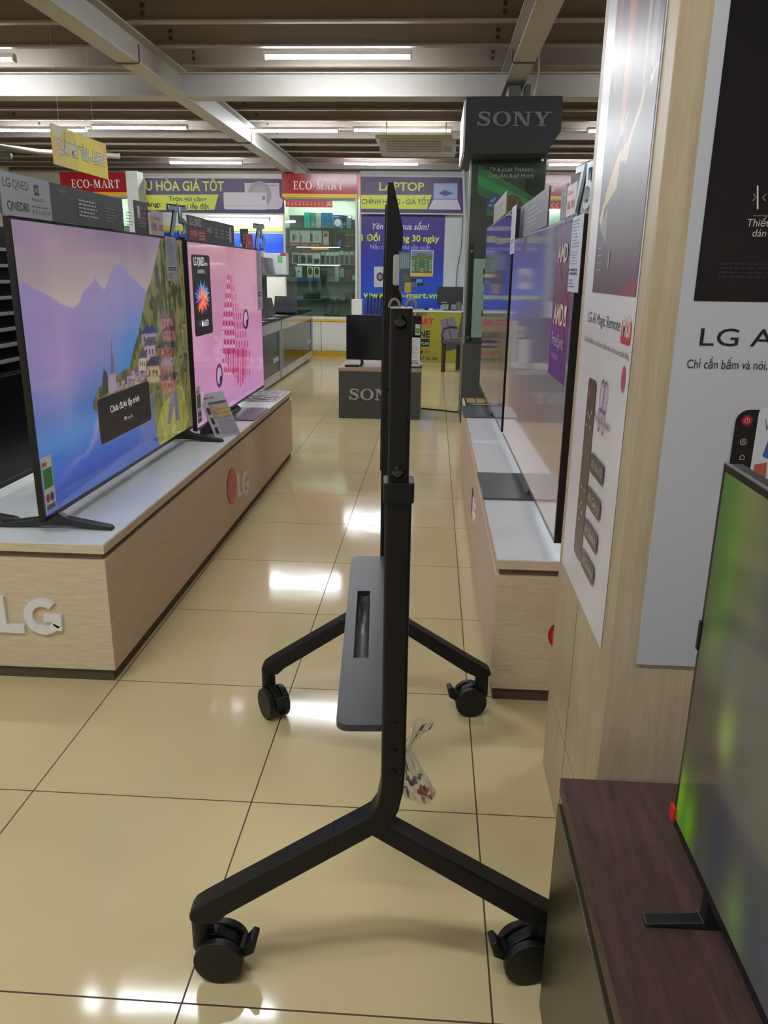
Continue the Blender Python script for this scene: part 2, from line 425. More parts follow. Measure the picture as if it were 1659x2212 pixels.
# ================================================================== the room
struct('floor', B((-8, 6, -4, 15.6, -.12, 0)), FLOOR, 'glossy beige square floor tiles with thin dark grout', 'floor')
struct('ceiling', B((-8, 6, -4, 15.6, 3.32, 3.42)), CREAM, 'brownish deck above the ceiling joists', 'ceiling')
WALLC = M((214, 212, 202), .6, var=.05, scale=1.5)
struct('wall_back', B((-8, 6, 15.6, 15.75, 0, 3.32)), WALLC, 'pale wall at the far end of the shop', 'wall')
struct('wall_left', B((-8.15, -8, -4, 15.6, 0, 3.32)), WALLC, 'pale wall far to the left', 'wall')
struct('wall_right', B((6, 6.15, -4, 15.6, 0, 3.32)), WALLC, 'pale wall hidden on the right', 'wall')
struct('wall_front', B((-8, 6, -4.15, -4, 0, 3.32)), WALLC, 'pale wall behind the viewer', 'wall')
JOIST = M((146, 136, 126), .55, var=.12, scale=3)
STEEL = M((176, 172, 165), .5, var=.08, scale=3)
tn = 1
y = 6.43-.64*15
while y < 15.4:
    if not (7.75 < y < 8.6):
        bm = B((-8, 6, y, y+.012, 3.085, 3.32), (-8, 6, y-.05, y, 3.08, 3.09), (-8, 6, y-.054, y-.048, 3.08, 3.10))
        for xb in (-2.20, -5.2, .44):
            for zb in (3.155, 3.205): addbox(bm, xb-.013, xb+.013, y-.008, y, zb-.013, zb+.013, 1)
        struct('trim_%d' % tn, bm, [JOIST, M((70, 58, 50), .6)], 'cream painted ceiling joist running across the shop', 'joist'); tn += 1
    y += .64
for x0, lb in ((-2.46, 'long steel ceiling beam left of the aisle with dark cable clips'), (.53, 'long steel ceiling beam over the dark pillar')):
    bm = B((x0, x0+.16, -4, 15.6, 2.86, 2.872), (x0+.075, x0+.085, -4, 15.6, 2.872, 3.07), (x0, x0+.16, -4, 15.6, 3.068, 3.08))
    struct('trim_%d' % tn, bm, STEEL, lb, 'beam'); tn += 1
bm = B((-8, 6, 7.8, 8.03, 2.873, 2.885), (-8, 6, 7.86, 7.875, 2.885, 3.07), (-8, 6, 7.8, 8.03, 3.06, 3.07))
struct('trim_%d' % tn, bm, STEEL, 'wide pale steel beam crossing the ceiling beyond the first light', 'beam'); tn += 1
# bent cable clips around the beams
CLIP = M((70, 66, 62), .5)
for i, (x0, yy) in enumerate(((-2.46, 6.55), (-2.46, 10.35), (.53, 6.55))):
    pts = [(x0+.172, yy, 2.98), (x0+.172, yy, 2.87), (x0+.16, yy, 2.852), (x0+.0, yy, 2.852), (x0-.012, yy, 2.87), (x0-.012, yy, 2.94)]
    tag(obj('cable_clip', tube(pts, .006), CLIP), ('dark hoop around the left ceiling beam, the nearer one', 'dark hoop around the left ceiling beam, the farther one', 'dark hoop around the right ceiling beam above the pillar sign')[i], 'clip')

# ------------------------------------------------------------------ LED battens
DIFF = M((246, 250, 255), .4, var=0, emit=TUBE)
HOUS = M((222, 220, 214), .45)
def batten():
    t = thing('ceiling_light', '', 'light', (0, 0, 0))
    obj('housing', B((-.60, .60, -.03, .03, .012, .045)), HOUS, t, bevel=.004)
    obj('diffuser', cyl((0, .013), 'x', .026, -.592, .592, th0=PI, th1=2*PI, n=14), DIFF, t)
    for s in (-1, 1): obj('end_cap', B((s*.6-.008, s*.6+.008, -.031, .031, -.016, .046)), HOUS, t, bevel=.003)
    return t
LT = [(-.85, 7.16, 'bright tube light nearest the viewer, top centre'), (-4.2, 7.22, 'bright tube light cut off by the left edge near the top'),
      (-5.09, 10.68, 'tube light at the left edge behind the yellow hanging sign'), (-3.72, 10.48, 'long tube light just right of the yellow hanging sign'),
      (-1.86, 10.66, 'tube light in the middle row, left one of the pair beside the dark vertical mast'), (-.46, 10.59, 'tube light above the ceiling air conditioner'),
      (-3.8, 13.71, 'farthest tube light over the purple banner with an air conditioner'), (-.93, 13.73, 'farthest tube light over the purple laptop banner'),
      (2.35, 13.68, 'farthest tube light at right, behind the pillar and the wood column'), (2.4, 10.6, 'tube light hidden behind the dark pillar'), (2.5, 7.16, 'tube light hidden behind the wood column')]
for yy in (3.7, .3, -2.6):  # unseen rows; first from a floor reflection, others added for near light
    for xx in ((-5.6, -1.45, 2.5) if yy > 3 else (-5.6, -2.2, -.4, 2.5) if yy > 0 else (-5.6, -2.2)): LT.append((xx, yy, 'unseen tube light above and behind the viewer'))
b0 = batten()
for i, (xx, yy, lb) in enumerate(LT):
    o = b0 if i == 0 else dup(b0)
    o.location = (xx, yy, 3.035); o['label'] = lb; o['group'] = 'tube lights under the ceiling joists'

# far low light and blue board seen under the banner on the left
o = dup(b0, (-3.62, 14.9, 2.24), label='tube light seen under the purple air conditioner banner', group='tube lights under the ceiling joists')

# ================================================================== the rolling display stand
TH = math.radians(4.0)
cart = thing('tv_cart', 'tall black rolling television stand without a screen, standing in the aisle', 'tv stand', (-.047, 1.215, 0), TH)
mastp = [(.021, 1.006), (.021, .50), (.018, .45), (.010, .408), (-.003, .382), (-.037, .355), (-.119, .301), (-.119, .352), (-.060, .389), (-.041, .402), (-.029, .422), (-.0225, .462), (-.0225, 1.006)]
LW = .046
def legp(s):
    q = [(.082, 0), (.28, 0), (0, 0)]
    up = [(-.114, .355), (-.336, .2127), (-.364, .1945), (-.382, .181), (-.390, .168), (-.390, .156), (-.382, .1485), (-.340, .1475), (-.318, .1695), (-.114, .304)]
    if s < 0: return up
    return [(-.060, .3705), (-.028, .3888), (.004, .369), (.272, .1995), (.302, .181), (.322, .169), (.331, .159), (.331, .152), (.322, .1475), (.280, .1475), (.250, .1617)]
def caster(parent, a, b, yaw):
    """twin-wheel caster under the end of a leg: stem, hood, two wheels, brake tab"""
    c = obj('caster', bm_caster_hood(), CARTBLK, parent, bevel=.003); c.location = (a, b, 0); c.rotation_euler = (0, 0, yaw)
    for s in (-1, 1):
        w_ = cyl((.036, .0495), 'y', .0495, s*.026-.009, s*.026+.009, n=48)
        o = obj('wheel', w_, WHEEL, c, bevel=.003, seg=3)
    obj('brake_tab', prism([(.078, .048), (.104, .062), (.112, .094), (.100, .098), (.086, .078), (.074, .075)], 'y', -.018, .018), CARTBLK, c, bevel=.003)
    return c
def bm_caster_hood():
    bm = cyl((0, 0), 'z', .0215, .06, .153, n=24)
    prism([(-.019, .06), (.0, .10), (.03, .104), (.062, .088), (.083, .06), (.07, .03), (.02, .03)], 'y', -.0125, .0125, bm)
    return bm
WHEEL = M((20, 20, 19), .5, var=.05)
for b, (yl, yr) in ((0.0, (-.06, PI+.12)), (1.03-LW, (math.radians(-58), PI+.05))):
    obj('mast', prism(mastp, 'y', b, b+LW), CARTBLK, cart, bevel=.0055, seg=3)
    obj('collar', prism(rrect(-.0255, b-.004, .0245, b+LW+.004, .006), 'z', 1.003, 1.037), CARTBLK, cart, bevel=.002)
    im = prism(rrect(-.0185, b+.003, .0155, b+LW-.003, .005), 'z', 1.02, 1.308)
    o = obj('extension_tube', im, CARTBLK, cart)
    obj('tube_rim', prism(rrect(-.0190, b+.0025, .016, b+LW-.0025, .005), 'z', 1.308, 1.3095), M((150, 148, 145), .4), cart)
    for z in (1.288, 1.053):
        bm = cyl((-.003, z), 'y', .006, b-.0055, b+.003, n=24, r2=.0105); addbox(bm, -.0075, .0015, b-.0060, b-.005, z-.001, z+.001); addbox(bm, -.004, -.002, b-.0060, b-.005, z-.0045, z+.0045)
        obj('bolt', bm, M((84, 84, 90), .12, metal=1, var=0), cart, bevel=.001)
    for z in (.596, .54, .498):
        obj('bolt', cyl((-.0005, z), 'y', .0042, b-.0022, b+.003, n=16, r2=.005), M((52, 52, 56), .16, metal=1, var=0), cart, bevel=.0008)
    for s, a, yw in ((-1, -.374, yl), (1, .308, yr)):
        obj('leg', prism(legp(s), 'y', b+.0003, b+LW-.0003), CARTBLK, cart, bevel=.0055, seg=3)
        caster(cart, a, b+LW/2+.016, yw)
    for a in (-.012, .014):
        q = []
        bm = bmesh.new(); tube([(a+.008*math.cos(t), b+LW/2, 1.309+.012*math.sin(t)) for t in [PI*i/8 for i in range(9)]], .0022, bm)
        obj('cable_loop', bm, M((120, 112, 100), .5), cart)
for z, nm in ((1.285, 'upper'), (.585, 'lower')):
    obj('crossbar', B((-.010, .008, LW, 1.03-LW, z-.02, z+.02)), CARTBLK, cart, bevel=.003)
armp = [(-.0275, .878), (-.020, .878), (-.0185, 1.25), (.0045, 1.25), (.0062, 1.319), (-.0002, 1.331), (-.0115, 1.341), (-.0115, 1.393), (-.0015, 1.3885), (-.0012, 1.397), (.0048, 1.398), (.0060, 1.433), (-.0125, 1.51), (-.0225, 1.51), (-.0268, 1.27)]
for b in (.25, .72):
    obj('bracket_arm', prism(armp, 'y', b, b+.03), CARTBLK, cart, bevel=.001)
obj('mount_rail', B((-.0112, -.003, .12, .88, 1.340, 1.388)), M((158, 156, 152), .5), cart, bevel=.001)
obj('mount_plate', B((-.0030, .002, .35, .65, 1.27, 1.385)), CARTBLK, cart)
# shelf with a pen groove
out = rrect(-.108, .06, .0, .965, .024); hole = R4(-.083, .325, -.050, .70)
key = out + [out[0], hole[0]] + [hole[3], hole[2], hole[1], hole[0]]
bm = bmesh.new()
def ringwall(P, z0, z1):
    lo = [bm.verts.new((*p, z0)) for p in P]; hi = [bm.verts.new((*p, z1)) for p in P]; n = len(P)
    for i in range(n): bm.faces.new((lo[i], lo[(i+1) % n], hi[(i+1) % n], hi[i]))
    return lo, hi
olo, ohi = ringwall(out, .541, .555); hlo, hhi = ringwall(hole, .541, .555)
bmesh.ops.triangle_fill(bm, use_beauty=True, use_dissolve=False, edges=[e for e in bm.edges if all(v in set(ohi+hhi) for v in e.verts)])
bmesh.ops.triangle_fill(bm, use_beauty=True, use_dissolve=False, edges=[e for e in bm.edges if all(v in set(olo+hlo) for v in e.verts)])
sh = obj('shelf', bm, M((58, 60, 63), .42, var=.08, scale=14), cart)
bm = bmesh.new(); n = 12; rows = []
for yy in (.325, .70): rows.append([bm.verts.new((-.0665-.0165*math.cos(PI*i/n), yy, .5545-.016*math.sin(PI*i/n))) for i in range(n+1)])
for i in range(n): bm.faces.new((rows[0][i], rows[0][i+1], rows[1][i+1], rows[1][i]))
bm.faces.new(rows[0]); bm.faces.new(rows[1])
g = obj('pen_groove', bm, M((46, 45, 46), .38), sh)
for p in g.data.polygons: p.use_smooth = len(p.vertices) == 4

# plastic bag with spare screws hanging from the lower crossbar of the stand
bag = thing('plastic_bag', 'small clear plastic bag of spare screws hanging behind the black stand mast', 'bag', (-.022, 1.33, -.028))
def crumple(c, prof, seed, n=18, fl=.45):
    bm = bmesh.new(); r = random.Random(seed); rows = []
    for z, x, rx in prof:
        row = []
        for i in range(n):
            t = 2*PI*i/n; k = rx*(1+r.uniform(-.28, .28)); row.append(bm.verts.new((c[0]+x+k*math.cos(t), c[1]+k*fl*math.sin(t), z+r.uniform(-.004, .004))))
        rows.append(row)
    for a, b in zip(rows, rows[1:]):
        for i in range(n): bm.faces.new((a[i], a[(i+1) % n], b[(i+1) % n], b[i]))
    bm.faces.new(rows[-1])
    return bm
obj('bag_film', crumple((0, 0), [(.560, .028, .022), (.545, .020, .016), (.525, .008, .010), (.505, -.004, .007), (.495, -.004, .006), (.480, .0, .012), (.455, .006, .020), (.43, .012, .028), (.405, .018, .031), (.388, .024, .026), (.374, .030, .014)], 3), FILM, bag)
bm = bmesh.new()
for k in range(7):
    x, z = .0+random.uniform(-.004, .022), .405+random.uniform(-.006, .03); cyl((x, z), 'y', .004, -.004, .006, bm, n=10)
    tube([(x, 0, z), (x+random.uniform(-.012, .012), .004, z+random.uniform(-.02, .02))], .0024, bm)
obj('screws', bm, M((104, 98, 108), .4, metal=.5), bag)
obj('red_cap', crumple((.030, .0), [(.412, 0, .006), (.405, 0, .010), (.398, 0, .011), (.390, 0, .007)], 4, fl=.8), M((176, 52, 48), .5), bag)

# ================================================================== television displays left and right of the aisle
def emblem(a, cx, cy, r, c=(196, 40, 52), w_=(236, 226, 224)):
    """round red mark with a winking face made of two letters"""
    a.ell(cx, cy, r, r, c, 48)
    a.quads(ringq(cx, cy, r*.78, r*.78, r*.72, r*.72, 0, -285, 48), w_)
    a.quads([R4(cx-r*.05, cy-r*.34, cx+r*.05, cy+r*.42), R4(cx-r*.05, cy-r*.34, cx+r*.26, cy-r*.25), R4(cx+r*.24, cy-.045*r, cx+r*.80, cy+r*.045)], w_)
    a.ell(cx-r*.34, cy+r*.34, r*.11, r*.11, w_, 16)
def plinth(name, label, x0, y0, ln, wd=.72):
    t = thing(name, label, 'display stand', (x0, y0, 0))
    obj('toe_kick', B((.012, wd-.012, .012, ln-.012, 0, .046)), M((84, 72, 58), .6), t)
    obj('body', B((0, wd, 0, ln, .045, .446)), [WOODX], t, bevel=.0015)
    obj('groove', B((.012, wd-.012, .012, ln-.012, .446, .468)), M((104, 86, 70), .6), t)
    obj('top_board', B((0, wd, 0, ln, .468, .4975)), WOODX, t, bevel=.0012)
    obj('top_laminate', B((.003, wd-.003, .003, ln-.003, .4975, .50)), LAM, t)
    return t
def sidegrain(t):
    """the long sides carry the grain lengthwise"""
    for c in kids(t):
        if c.name.startswith(('body', 'top_board')):
            c.data.materials.append(WOODY)
            for p in c.data.polygons:
                if abs(p.normal.x) > .9: p.material_index = 1
def raised(t, polys, o, u, v, h, mat, nm):
    """solid letters standing proud of a face"""
    bm = bmesh.new(); o, u, v = Vector(o), Vector(u), Vector(v); n = u.cross(v)
    for qi, q in enumerate(polys):
        lo = [bm.verts.new(o+u*a+v*b) for a, b in q]; hi = [bm.verts.new(o+u*a+v*b+n*(h+.0003*(qi % 6))) for a, b in q]; k = len(q)
        bm.faces.new(hi)
        for i in range(k): bm.faces.new((lo[i], lo[(i+1) % k], hi[(i+1) % k], hi[i]))
    return obj(nm, bm, mat, t)
def solid_text(t, s, o, u, v, h, wdt, depth, mat, nm, bold=.0):
    """extruded lettering made from a font outline"""
    cu = bpy.data.curves.new('line', 'FONT'); cu.body = s; cu.offset = bold; cu.extrude = .5; cu.resolution_u = 4
    ob = bpy.data.objects.new('line', cu); me = bpy.data.meshes.new_from_object(ob); bpy.data.objects.remove(ob)
    xs = [q.co.x for q in me.vertices]; x0, x1 = min(xs), max(xs); o, u, v = Vector(o), Vector(u), Vector(v); n = u.cross(v)
    for q in me.vertices:
        a, b, c = q.co; q.co = o + u*((a-x0)/(x1-x0)*wdt) + v*(b/CAP*h) + n*((c+.5)*depth)
    me.materials.clear(); me.materials.append(mat); ob = bpy.data.objects.new(nm, me); link(ob, t); return ob
ACRY = M((232, 234, 234), .25, var=.02)
# ---- left stand
L0 = (-1.77, 2.34); LL = 3.48
pl = plinth('display_plinth', 'long low pale wood display stand with white top, left of the aisle', *L0, LL); sidegrain(pl)
P = lambda x, y: ony(x, y, L0[1]) - Vector((*L0, 0))
p0, p1, p2 = P(-2, 1362), P(135, 1368), P(62, 1290)
hL = P(20, 1286)[2]-P(20, 1362)[2]; wG = p1[0]-p2[0]
obj_l = raised(pl, [R4(0, hL*.22, hL*.24, hL), R4(0, 0, hL*.70, hL*.2199)], (P(1, 1362)[0], 0, p0[2]), (1, 0, 0), (0, 0, 1), .012, ACRY, 'lettering')
Gq = [[(x*hL, y*hL) for x, y in q] for q in ringq(.5, .5, .5, .5, .27, .29, 48, 360, 40) + [R4(.52, .37, .765, .56), R4(.76, .12, .98, .56)]]
raised(pl, Gq, (P(60, 1365)[0], 0, p0[2]-.002), (1, 0, 0), (0, 0, 1), .012, ACRY, 'lettering')
side = Art((-1.05, 0, 0), (0, 1, 0), (0, 0, 1), gap=.004, step=.0004, gloss=.3)
c_ = side.px(500.5, 1050); r_ = (side.px(500, 1011)[1]-side.px(500, 1090)[1])/2
emblem(side, c_[0], c_[1], r_, (206, 62, 54), (214, 128, 116))
side.build('emblem', pl, (*L0, 0))
for s_, xa, xb in (('L', 513, 521), ('G', 523, 535)):
    a_, b_ = onx(xa, 1055, -1.05), onx(xb, 1052, -1.05)
    solid_text(pl, s_, (.72, a_.y-L0[1], a_.z-r_*.55), (0, 1, 0), (0, 0, 1), r_*1.3, (b_.y-a_.y), .006, ACRY, 'lettering', .02)
# ---- right stand
R0 = (.222, 2.33); RL = 3.33
pr = plinth('display_plinth', 'long low pale wood display stand with white top, right of the aisle', *R0, RL); sidegrain(pr)
rs = Art((.222, 0, 0), (0, -1, 0), (0, 0, 1), gap=.004, step=.0004, gloss=.3)
emblem(rs, -3.80, .262, .075); rs.build('emblem', pr, (*R0, 0))
solid_text(pr, 'LG', (0, 3.67-R0[1], .235), (0, -1, 0), (0, 0, 1), .085, .15, .006, ACRY, 'lettering', .02)
rf = Art((0, 2.33, 0), (1, 0, 0), (0, 0, 1), gap=.004, step=.0004, gloss=.3)
c_ = rf.px(1219, 1372); emblem(rf, c_[0], c_[1], .053, (206, 30, 40), (212, 96, 92)); rf.build('emblem', pr, (*R0, 0))
solid_text(pr, 'LG', (c_[0]+.075-R0[0], 0, c_[1]-.03), (1, 0, 0), (0, 0, 1), .065, .13, .008, ACRY, 'lettering', .02)

# ------------------------------------------------------------------ televisions
def tv_body(t, wd, h, zb, dp=.034, back=True, mat=None):
    mat = mat or BLACKTV
    obj('cabinet', B((-wd/2, wd/2, 0, dp, zb, zb+h)), mat, t, bevel=.002)
    bz = .009
    bm = B((-wd/2, wd/2, -.003, 0, zb, zb+.016), (-wd/2, wd/2, -.003, 0, zb+h-bz, zb+h), (-wd/2, -wd/2+bz, -.003, 0, zb+.016, zb+h-bz), (wd/2-bz, wd/2, -.003, 0, zb+.016, zb+h-bz))
    obj('bezel', bm, mat, t)
    if back: obj('rear_housing', B((-wd*.42, wd*.42, dp, dp+.035, zb+.04, zb+h*.55)), mat, t, bevel=.008)
    return bz
def legs(t, wd, zb, sp):
    for s in (-1, 1):
        x = s*sp
        bm = prism([(-.006, zb+.004), (.02, zb+.004), (.03, zb-.008), (.205, .016), (.215, .008), (.215, 0), (.18, 0), (.02, zb-.04), (-.01, zb-.04), (-.155, 0), (-.19, 0), (-.19, .008), (-.18, .016), (-.03, zb-.010)], 'x', x-.016, x+.016)
        obj('leg', bm, M((40, 40, 43), .4), t, bevel=.004)
def pedestal(t, zb, bw=.42, y0=-.20, y1=.06, c=(92, 94, 98)):
    obj('stand_base', prism(rrect(-bw/2, y0, bw/2, y1, .012), 'z', 0, .008), M(c, .35, metal=.3), t, bevel=.001)
    obj('stand_neck', prism([(.0, .008), (.05, .008), (.05, zb+.1), (.036, zb+.1), (.036, zb-.01), (.01, .03)], 'x', -.14, .14), M((60, 60, 64), .4), t, bevel=.004)

# ---- nearest left television: lake and village picture
W1, H1, Z1 = 1.67, .955, .052
T1 = (-1.27, 2.40+W1/2, .50)
t1 = thing('television', 'large television showing a mountain lake and hillside village', 'television', T1, PI/2, 'televisions on the left stand')
bz = tv_body(t1, W1, H1, Z1, .018); legs(t1, W1, Z1, .735)
sw, sh_ = W1-2*bz, H1-bz-.016
o1 = (T1[0]+.0035, T1[1]-sw/2, T1[2]+Z1+H1-bz)
m1 = plane_uv(o1, (0, 1, 0), (0, 0, 1), sw, sh_)
p = Pic(460, 262, m1)
p.vgrad([(0, (150, 128, 152)), (.12, (168, 148, 158)), (.27, (190, 172, 166)), (.45, (172, 158, 170)), (1, (60, 90, 170))])
nz = p.noise(3, 5, 1)
p.a += (nz[..., None]-.5)*[40, 34, 26]
mt_ = p.mask(p.uv([(18, 616), (40, 612), (55, 613), (75, 625), (115, 645), (140, 662), (160, 666), (172, 655), (180, 632), (193, 618), (199, 612), (206, 600), (213, 614), (226, 628), (235, 602), (245, 580), (258, 571), (266, 576), (276, 592), (290, 604), (300, 614), (314, 626), (330, 640), (300, 960), (60, 1140), (20, 1140)]))
p.vgrad([(0, (150, 136, 178)), (.3, (152, 136, 180)), (.5, (140, 132, 184)), (.66, (88, 118, 182)), (.76, (72, 132, 200)), (.88, (48, 92, 186)), (1, (34, 58, 150))], mt_)
xs = np.linspace(0, 1, p.w)[None, :]; ys = np.linspace(0, 1, p.h)[:, None]
n2 = p.noise(5, 6, 2)
cyan = np.exp(-((xs-.60)/.16)**2-((ys-.57)/.20)**2); 
p.a = p.a*(1-(cyan*.85)[..., None]*mt_[..., None])+np.array((44, 140, 205))*(cyan*.85)[..., None]*mt_[..., None]
streak = np.clip(1-np.abs((ys-.78)+(xs-.25)*.75+(n2-.5)*.25)/.035, 0, 1)*np.exp(-((xs-.3)/.2)**2)
p.a = p.a*(1-streak[..., None]*.5)+np.array((205, 150, 200))*streak[..., None]*.5
pink = np.exp(-((xs-.13)/.10)**2-((ys-.52)/.18)**2)*.35*mt_
p.a = p.a*(1-pink[..., None])+np.array((196, 150, 196))*pink[..., None]
hill = p.mask(p.uv([(349, 508), (396, 515), (420, 930), (345, 965), (333, 905), (327, 850), (300, 880), (228, 896), (200, 884), (203, 868), (215, 838), (232, 822), (262, 806), (281, 793), (290, 752), (299, 722), (304, 700), (310, 668), (316, 636), (325, 610), (336, 566)]))
ng = p.noise(70, 16, 3); n3 = p.noise(60, 16, 9)
g = np.array((94, 96, 64))*(1-ng[..., None])+np.array((146, 138, 84))*ng[..., None]
dk_ = np.clip((n3-.47)/.10, 0, 1)[..., None]*np.clip(1.25-ys*1.1, .25, 1)[..., None]; g = g*(1-dk_*.62)+np.array((30, 36, 30))*dk_*.62
p.a[hill] = g[hill]
lowg = p.mask(p.uv([(338, 935), (350, 880), (372, 850), (392, 820), (408, 905), (398, 935), (345, 962)]))
p.a[lowg] = (np.array((150, 146, 70))*(.7+.6*ng[..., None]))[lowg]
rr = random.Random(4)
def house(x, y, w_, h_, roof, wall, tilt=2):
    p.pf([(x, y), (x+w_, y-tilt), (x+w_, y+h_), (x, y+h_+tilt)], wall)
    p.pf([(x-w_*.12, y+1), (x+w_*.3, y-h_*.62), (x+w_*1.02, y-h_*.66), (x+w_*1.1, y-tilt)], roof)
    for k in range(3):
        p.pf([(x+w_*(.15+.28*k), y+h_*.25), (x+w_*(.26+.28*k), y+h_*.25), (x+w_*(.26+.28*k), y+h_*.62), (x+w_*(.15+.28*k), y+h_*.62)], (78, 62, 66))
for i in range(26):
    t_ = i/25; x = 232+t_*95+rr.uniform(-5, 5); y = 838-t_*50+rr.uniform(-8, 14)
    house(x, y, rr.uniform(8, 15), rr.uniform(8, 14), rr.choice([(92, 84, 108), (120, 96, 104), (80, 72, 86)]), rr.choice([(176, 146, 164), (160, 136, 152), (186, 160, 160)]))
for hx, hy, hw, hh, rf_, wl in ((306, 722, 32, 26, (62, 66, 108), (158, 138, 160)), (347, 690, 26, 22, (104, 78, 84), (150, 104, 108)), (312, 748, 24, 30, (92, 84, 100), (170, 150, 166)), (340, 752, 34, 22, (58, 50, 60), (140, 78, 74)), (318, 792, 28, 34, (70, 62, 78), (176, 158, 120)), (346, 792, 28, 30, (132, 118, 138), (140, 92, 80)), (352, 822, 26, 26, (60, 50, 58), (168, 92, 78)), (352, 716, 24, 18, (78, 54, 60), (146, 88, 86)), (300, 775, 16, 26, (90, 80, 92), (190, 170, 160))):
    house(hx, hy, hw, hh, rf_, wl)
for i in range(150):
    t_ = rr.random(); x = 225+t_*175; lo_ = 868-t_*20; hi_ = 830-max(0, t_-.35)*210; y = rr.uniform(hi_, lo_); s_ = rr.uniform(2, 6)
    p.pf([(x, y), (x+s_, y-rr.uniform(0, 2)), (x+s_*.9, y+s_*1.2), (x, y+s_)], rr.choice([(70, 60, 68), (176, 150, 160), (92, 100, 62), (120, 84, 84), (60, 66, 52), (150, 128, 138), (126, 120, 80)]), .75)
p.pf([(241, 724), (243.5, 770), (246, 776), (252, 842), (239, 846), (240, 776)], (118, 100, 128)); p.pf([(236, 812), (250, 806), (254, 844), (232, 850)], (170, 146, 166))
p.pf([(224, 798), (232, 806), (236, 850), (220, 856)], (70, 78, 62))
for i in range(14):
    x = 205+i*9; p.pf([(x, 868-i*2), (x+6, 860-i*2), (x+7, 880-i*3), (x, 884-i*3)], rr.choice([(150, 118, 92), (110, 92, 84), (172, 150, 150), (96, 88, 60)]))
p.pf([(362, 918), (370, 850), (376, 838), (384, 850), (388, 905), (380, 912), (377, 870), (370, 912)], (112, 108, 128))
for _ in range(1):
    q_ = np.pad(p.a, ((1, 1), (1, 1), (0, 0)), 'edge'); p.a = (q_[:-2, 1:-1]+q_[2:, 1:-1]+q_[1:-1, :-2]+q_[1:-1, 2:]+2*q_[1:-1, 1:-1])/6
p.mesh('screen', (-sw/2, -.0035, Z1+H1-bz), (1, 0, 0), (0, 0, 1), sw, sh_, LIT, t1)
dl = Art(o1, (0, 1, 0), (0, 0, 1), gap=.0004); dl.em = .35
q = dl.pxs((209, 864), (321, 823), (325, 906), (222, 960)); ux0, ux1 = q[0][0], q[1][0]; vy1, vy0 = q[0][1], q[3][1]
dl.poly(rrect(ux0-.003, vy0-.003, ux1+.003, vy1+.003, .022), (120, 116, 120)); dl.poly(rrect(ux0, vy0, ux1, vy1, .02), (40, 36, 38))
dl.em = .7
dl.ptext('Chưa được lập trình', (239, 892), (301, 871), (239, 877), (206, 200, 206))
dl.ptext('Hiện máy lần', (268, 909), (287, 903), (268, 902), (150, 144, 150)); dl.rect(ux0+(ux1-ux0)*.44, vy0+(vy1-vy0)*.345, ux0+(ux1-ux0)*.485, vy0+(vy1-vy0)*.375, (216, 110, 110))
def art_local(a, nm, parent, T, rz):
    """artwork measured in the room, carried over into the frame of a turned thing"""
    o = a.build(nm, None); mt = Matrix.Translation(T) @ Matrix.Rotation(rz, 4, 'Z'); o.data.transform(mt.inverted()); o.parent = parent; return o
art_local(dl, 'on_screen_message', t1, T1, PI/2)
def energy(a, x, y, w_, h_):
    a.rect(x, y, x+w_, y+h_, (214, 226, 214)); a.rect(x+w_*.08, y+h_*.42, x+w_*.92, y+h_*.78, (62, 140, 60)); a.rect(x+w_*.55, y+h_*.80, x+w_*.9, y+h_*.93, (238, 238, 232)); a.rect(x+w_*.08, y+h_*.82, x+w_*.5, y+h_*.9, (186, 122, 60))
    a.ell(x+w_*.3, y+h_*.24, w_*.18, w_*.2, (176, 60, 60)); a.ell(x+w_*.68, y+h_*.24, w_*.18, w_*.2, (50, 70, 150)); a.rect(x+w_*.1, y+h_*.02, x+w_*.9, y+h_*.12, (90, 100, 120))
st = Art(o1, (0, 1, 0), (0, 0, 1), gap=.0006); energy(st, .004, -sh_+.012, .075, .185); art_local(st, 'energy_sticker', t1, T1, PI/2)

# ---- second left television: pink picture
W2, H2, Z2 = 1.67, .945, .055
T2 = (-1.215, 3.955+W2/2, .50)
t2 = thing('television', 'large television showing a pink picture with a tree of glossy tubes', 'television', T2, PI/2, 'televisions on the left stand')
tv_body(t2, W2, H2, Z2, .02); pedestal(t2, Z2, .44, -.16, .10)
o2 = (T2[0]+.0035, T2[1]-sw/2, T2[2]+Z2+H2-bz); sh2 = H2-bz-.016
m2 = plane_uv(o2, (0, 1, 0), (0, 0, 1), sw, sh2); p = Pic(420, 238, m2)
p.vgrad([(0, (206, 140, 160)), (.5, (210, 148, 186)), (.8, (216, 150, 196)), (1, (204, 146, 196))])
nz = p.noise(3, 3, 7); p.a += (nz[..., None]-.5)*[26, 26, 24]
rr = random.Random(6)
rows = 11
for i in range(rows):
    y = 594+i*20; half = 6+i*3.6 if i < 8 else 33-(i-8)*2
    cx_ = 497+i*1.7; x0 = cx_-half*1.05; x1 = cx_+half*.95
    for side_, xa, xb, n_ in ((0, x0, cx_, max(2, 2+i//2)), (1, cx_, x1, max(2, 2+i//2))):
        for k in range(n_):
            x = xa+(xb-xa)*(k+.15)/n_; w_ = (xb-xa)/n_*.66
            if side_ == 0:
                p.pf([(x, y), (x+w_, y), (x+w_, y+11), (x, y+11)], (186, 64, 112)); p.pf([(x+w_*.1, y+11), (x+w_*.9, y+11), (x+w_*.9, y+17), (x+w_*.1, y+17)], (238, 186, 208))
            else: p.pf([(x, y+2), (x+w_*.6, y+3), (x+w_*.6, y+17), (x, y+16)], (198, 72, 126))
for k in range(9):
    x = 487+k*5.2; p.pf([(x, 752+abs(k-4)*0), (x+3.2, 752), (x+3.2, 838-abs(k-6)*9), (x, 836-abs(k-6)*9)], (190, 66, 114) if k % 2 else (206, 96, 146))
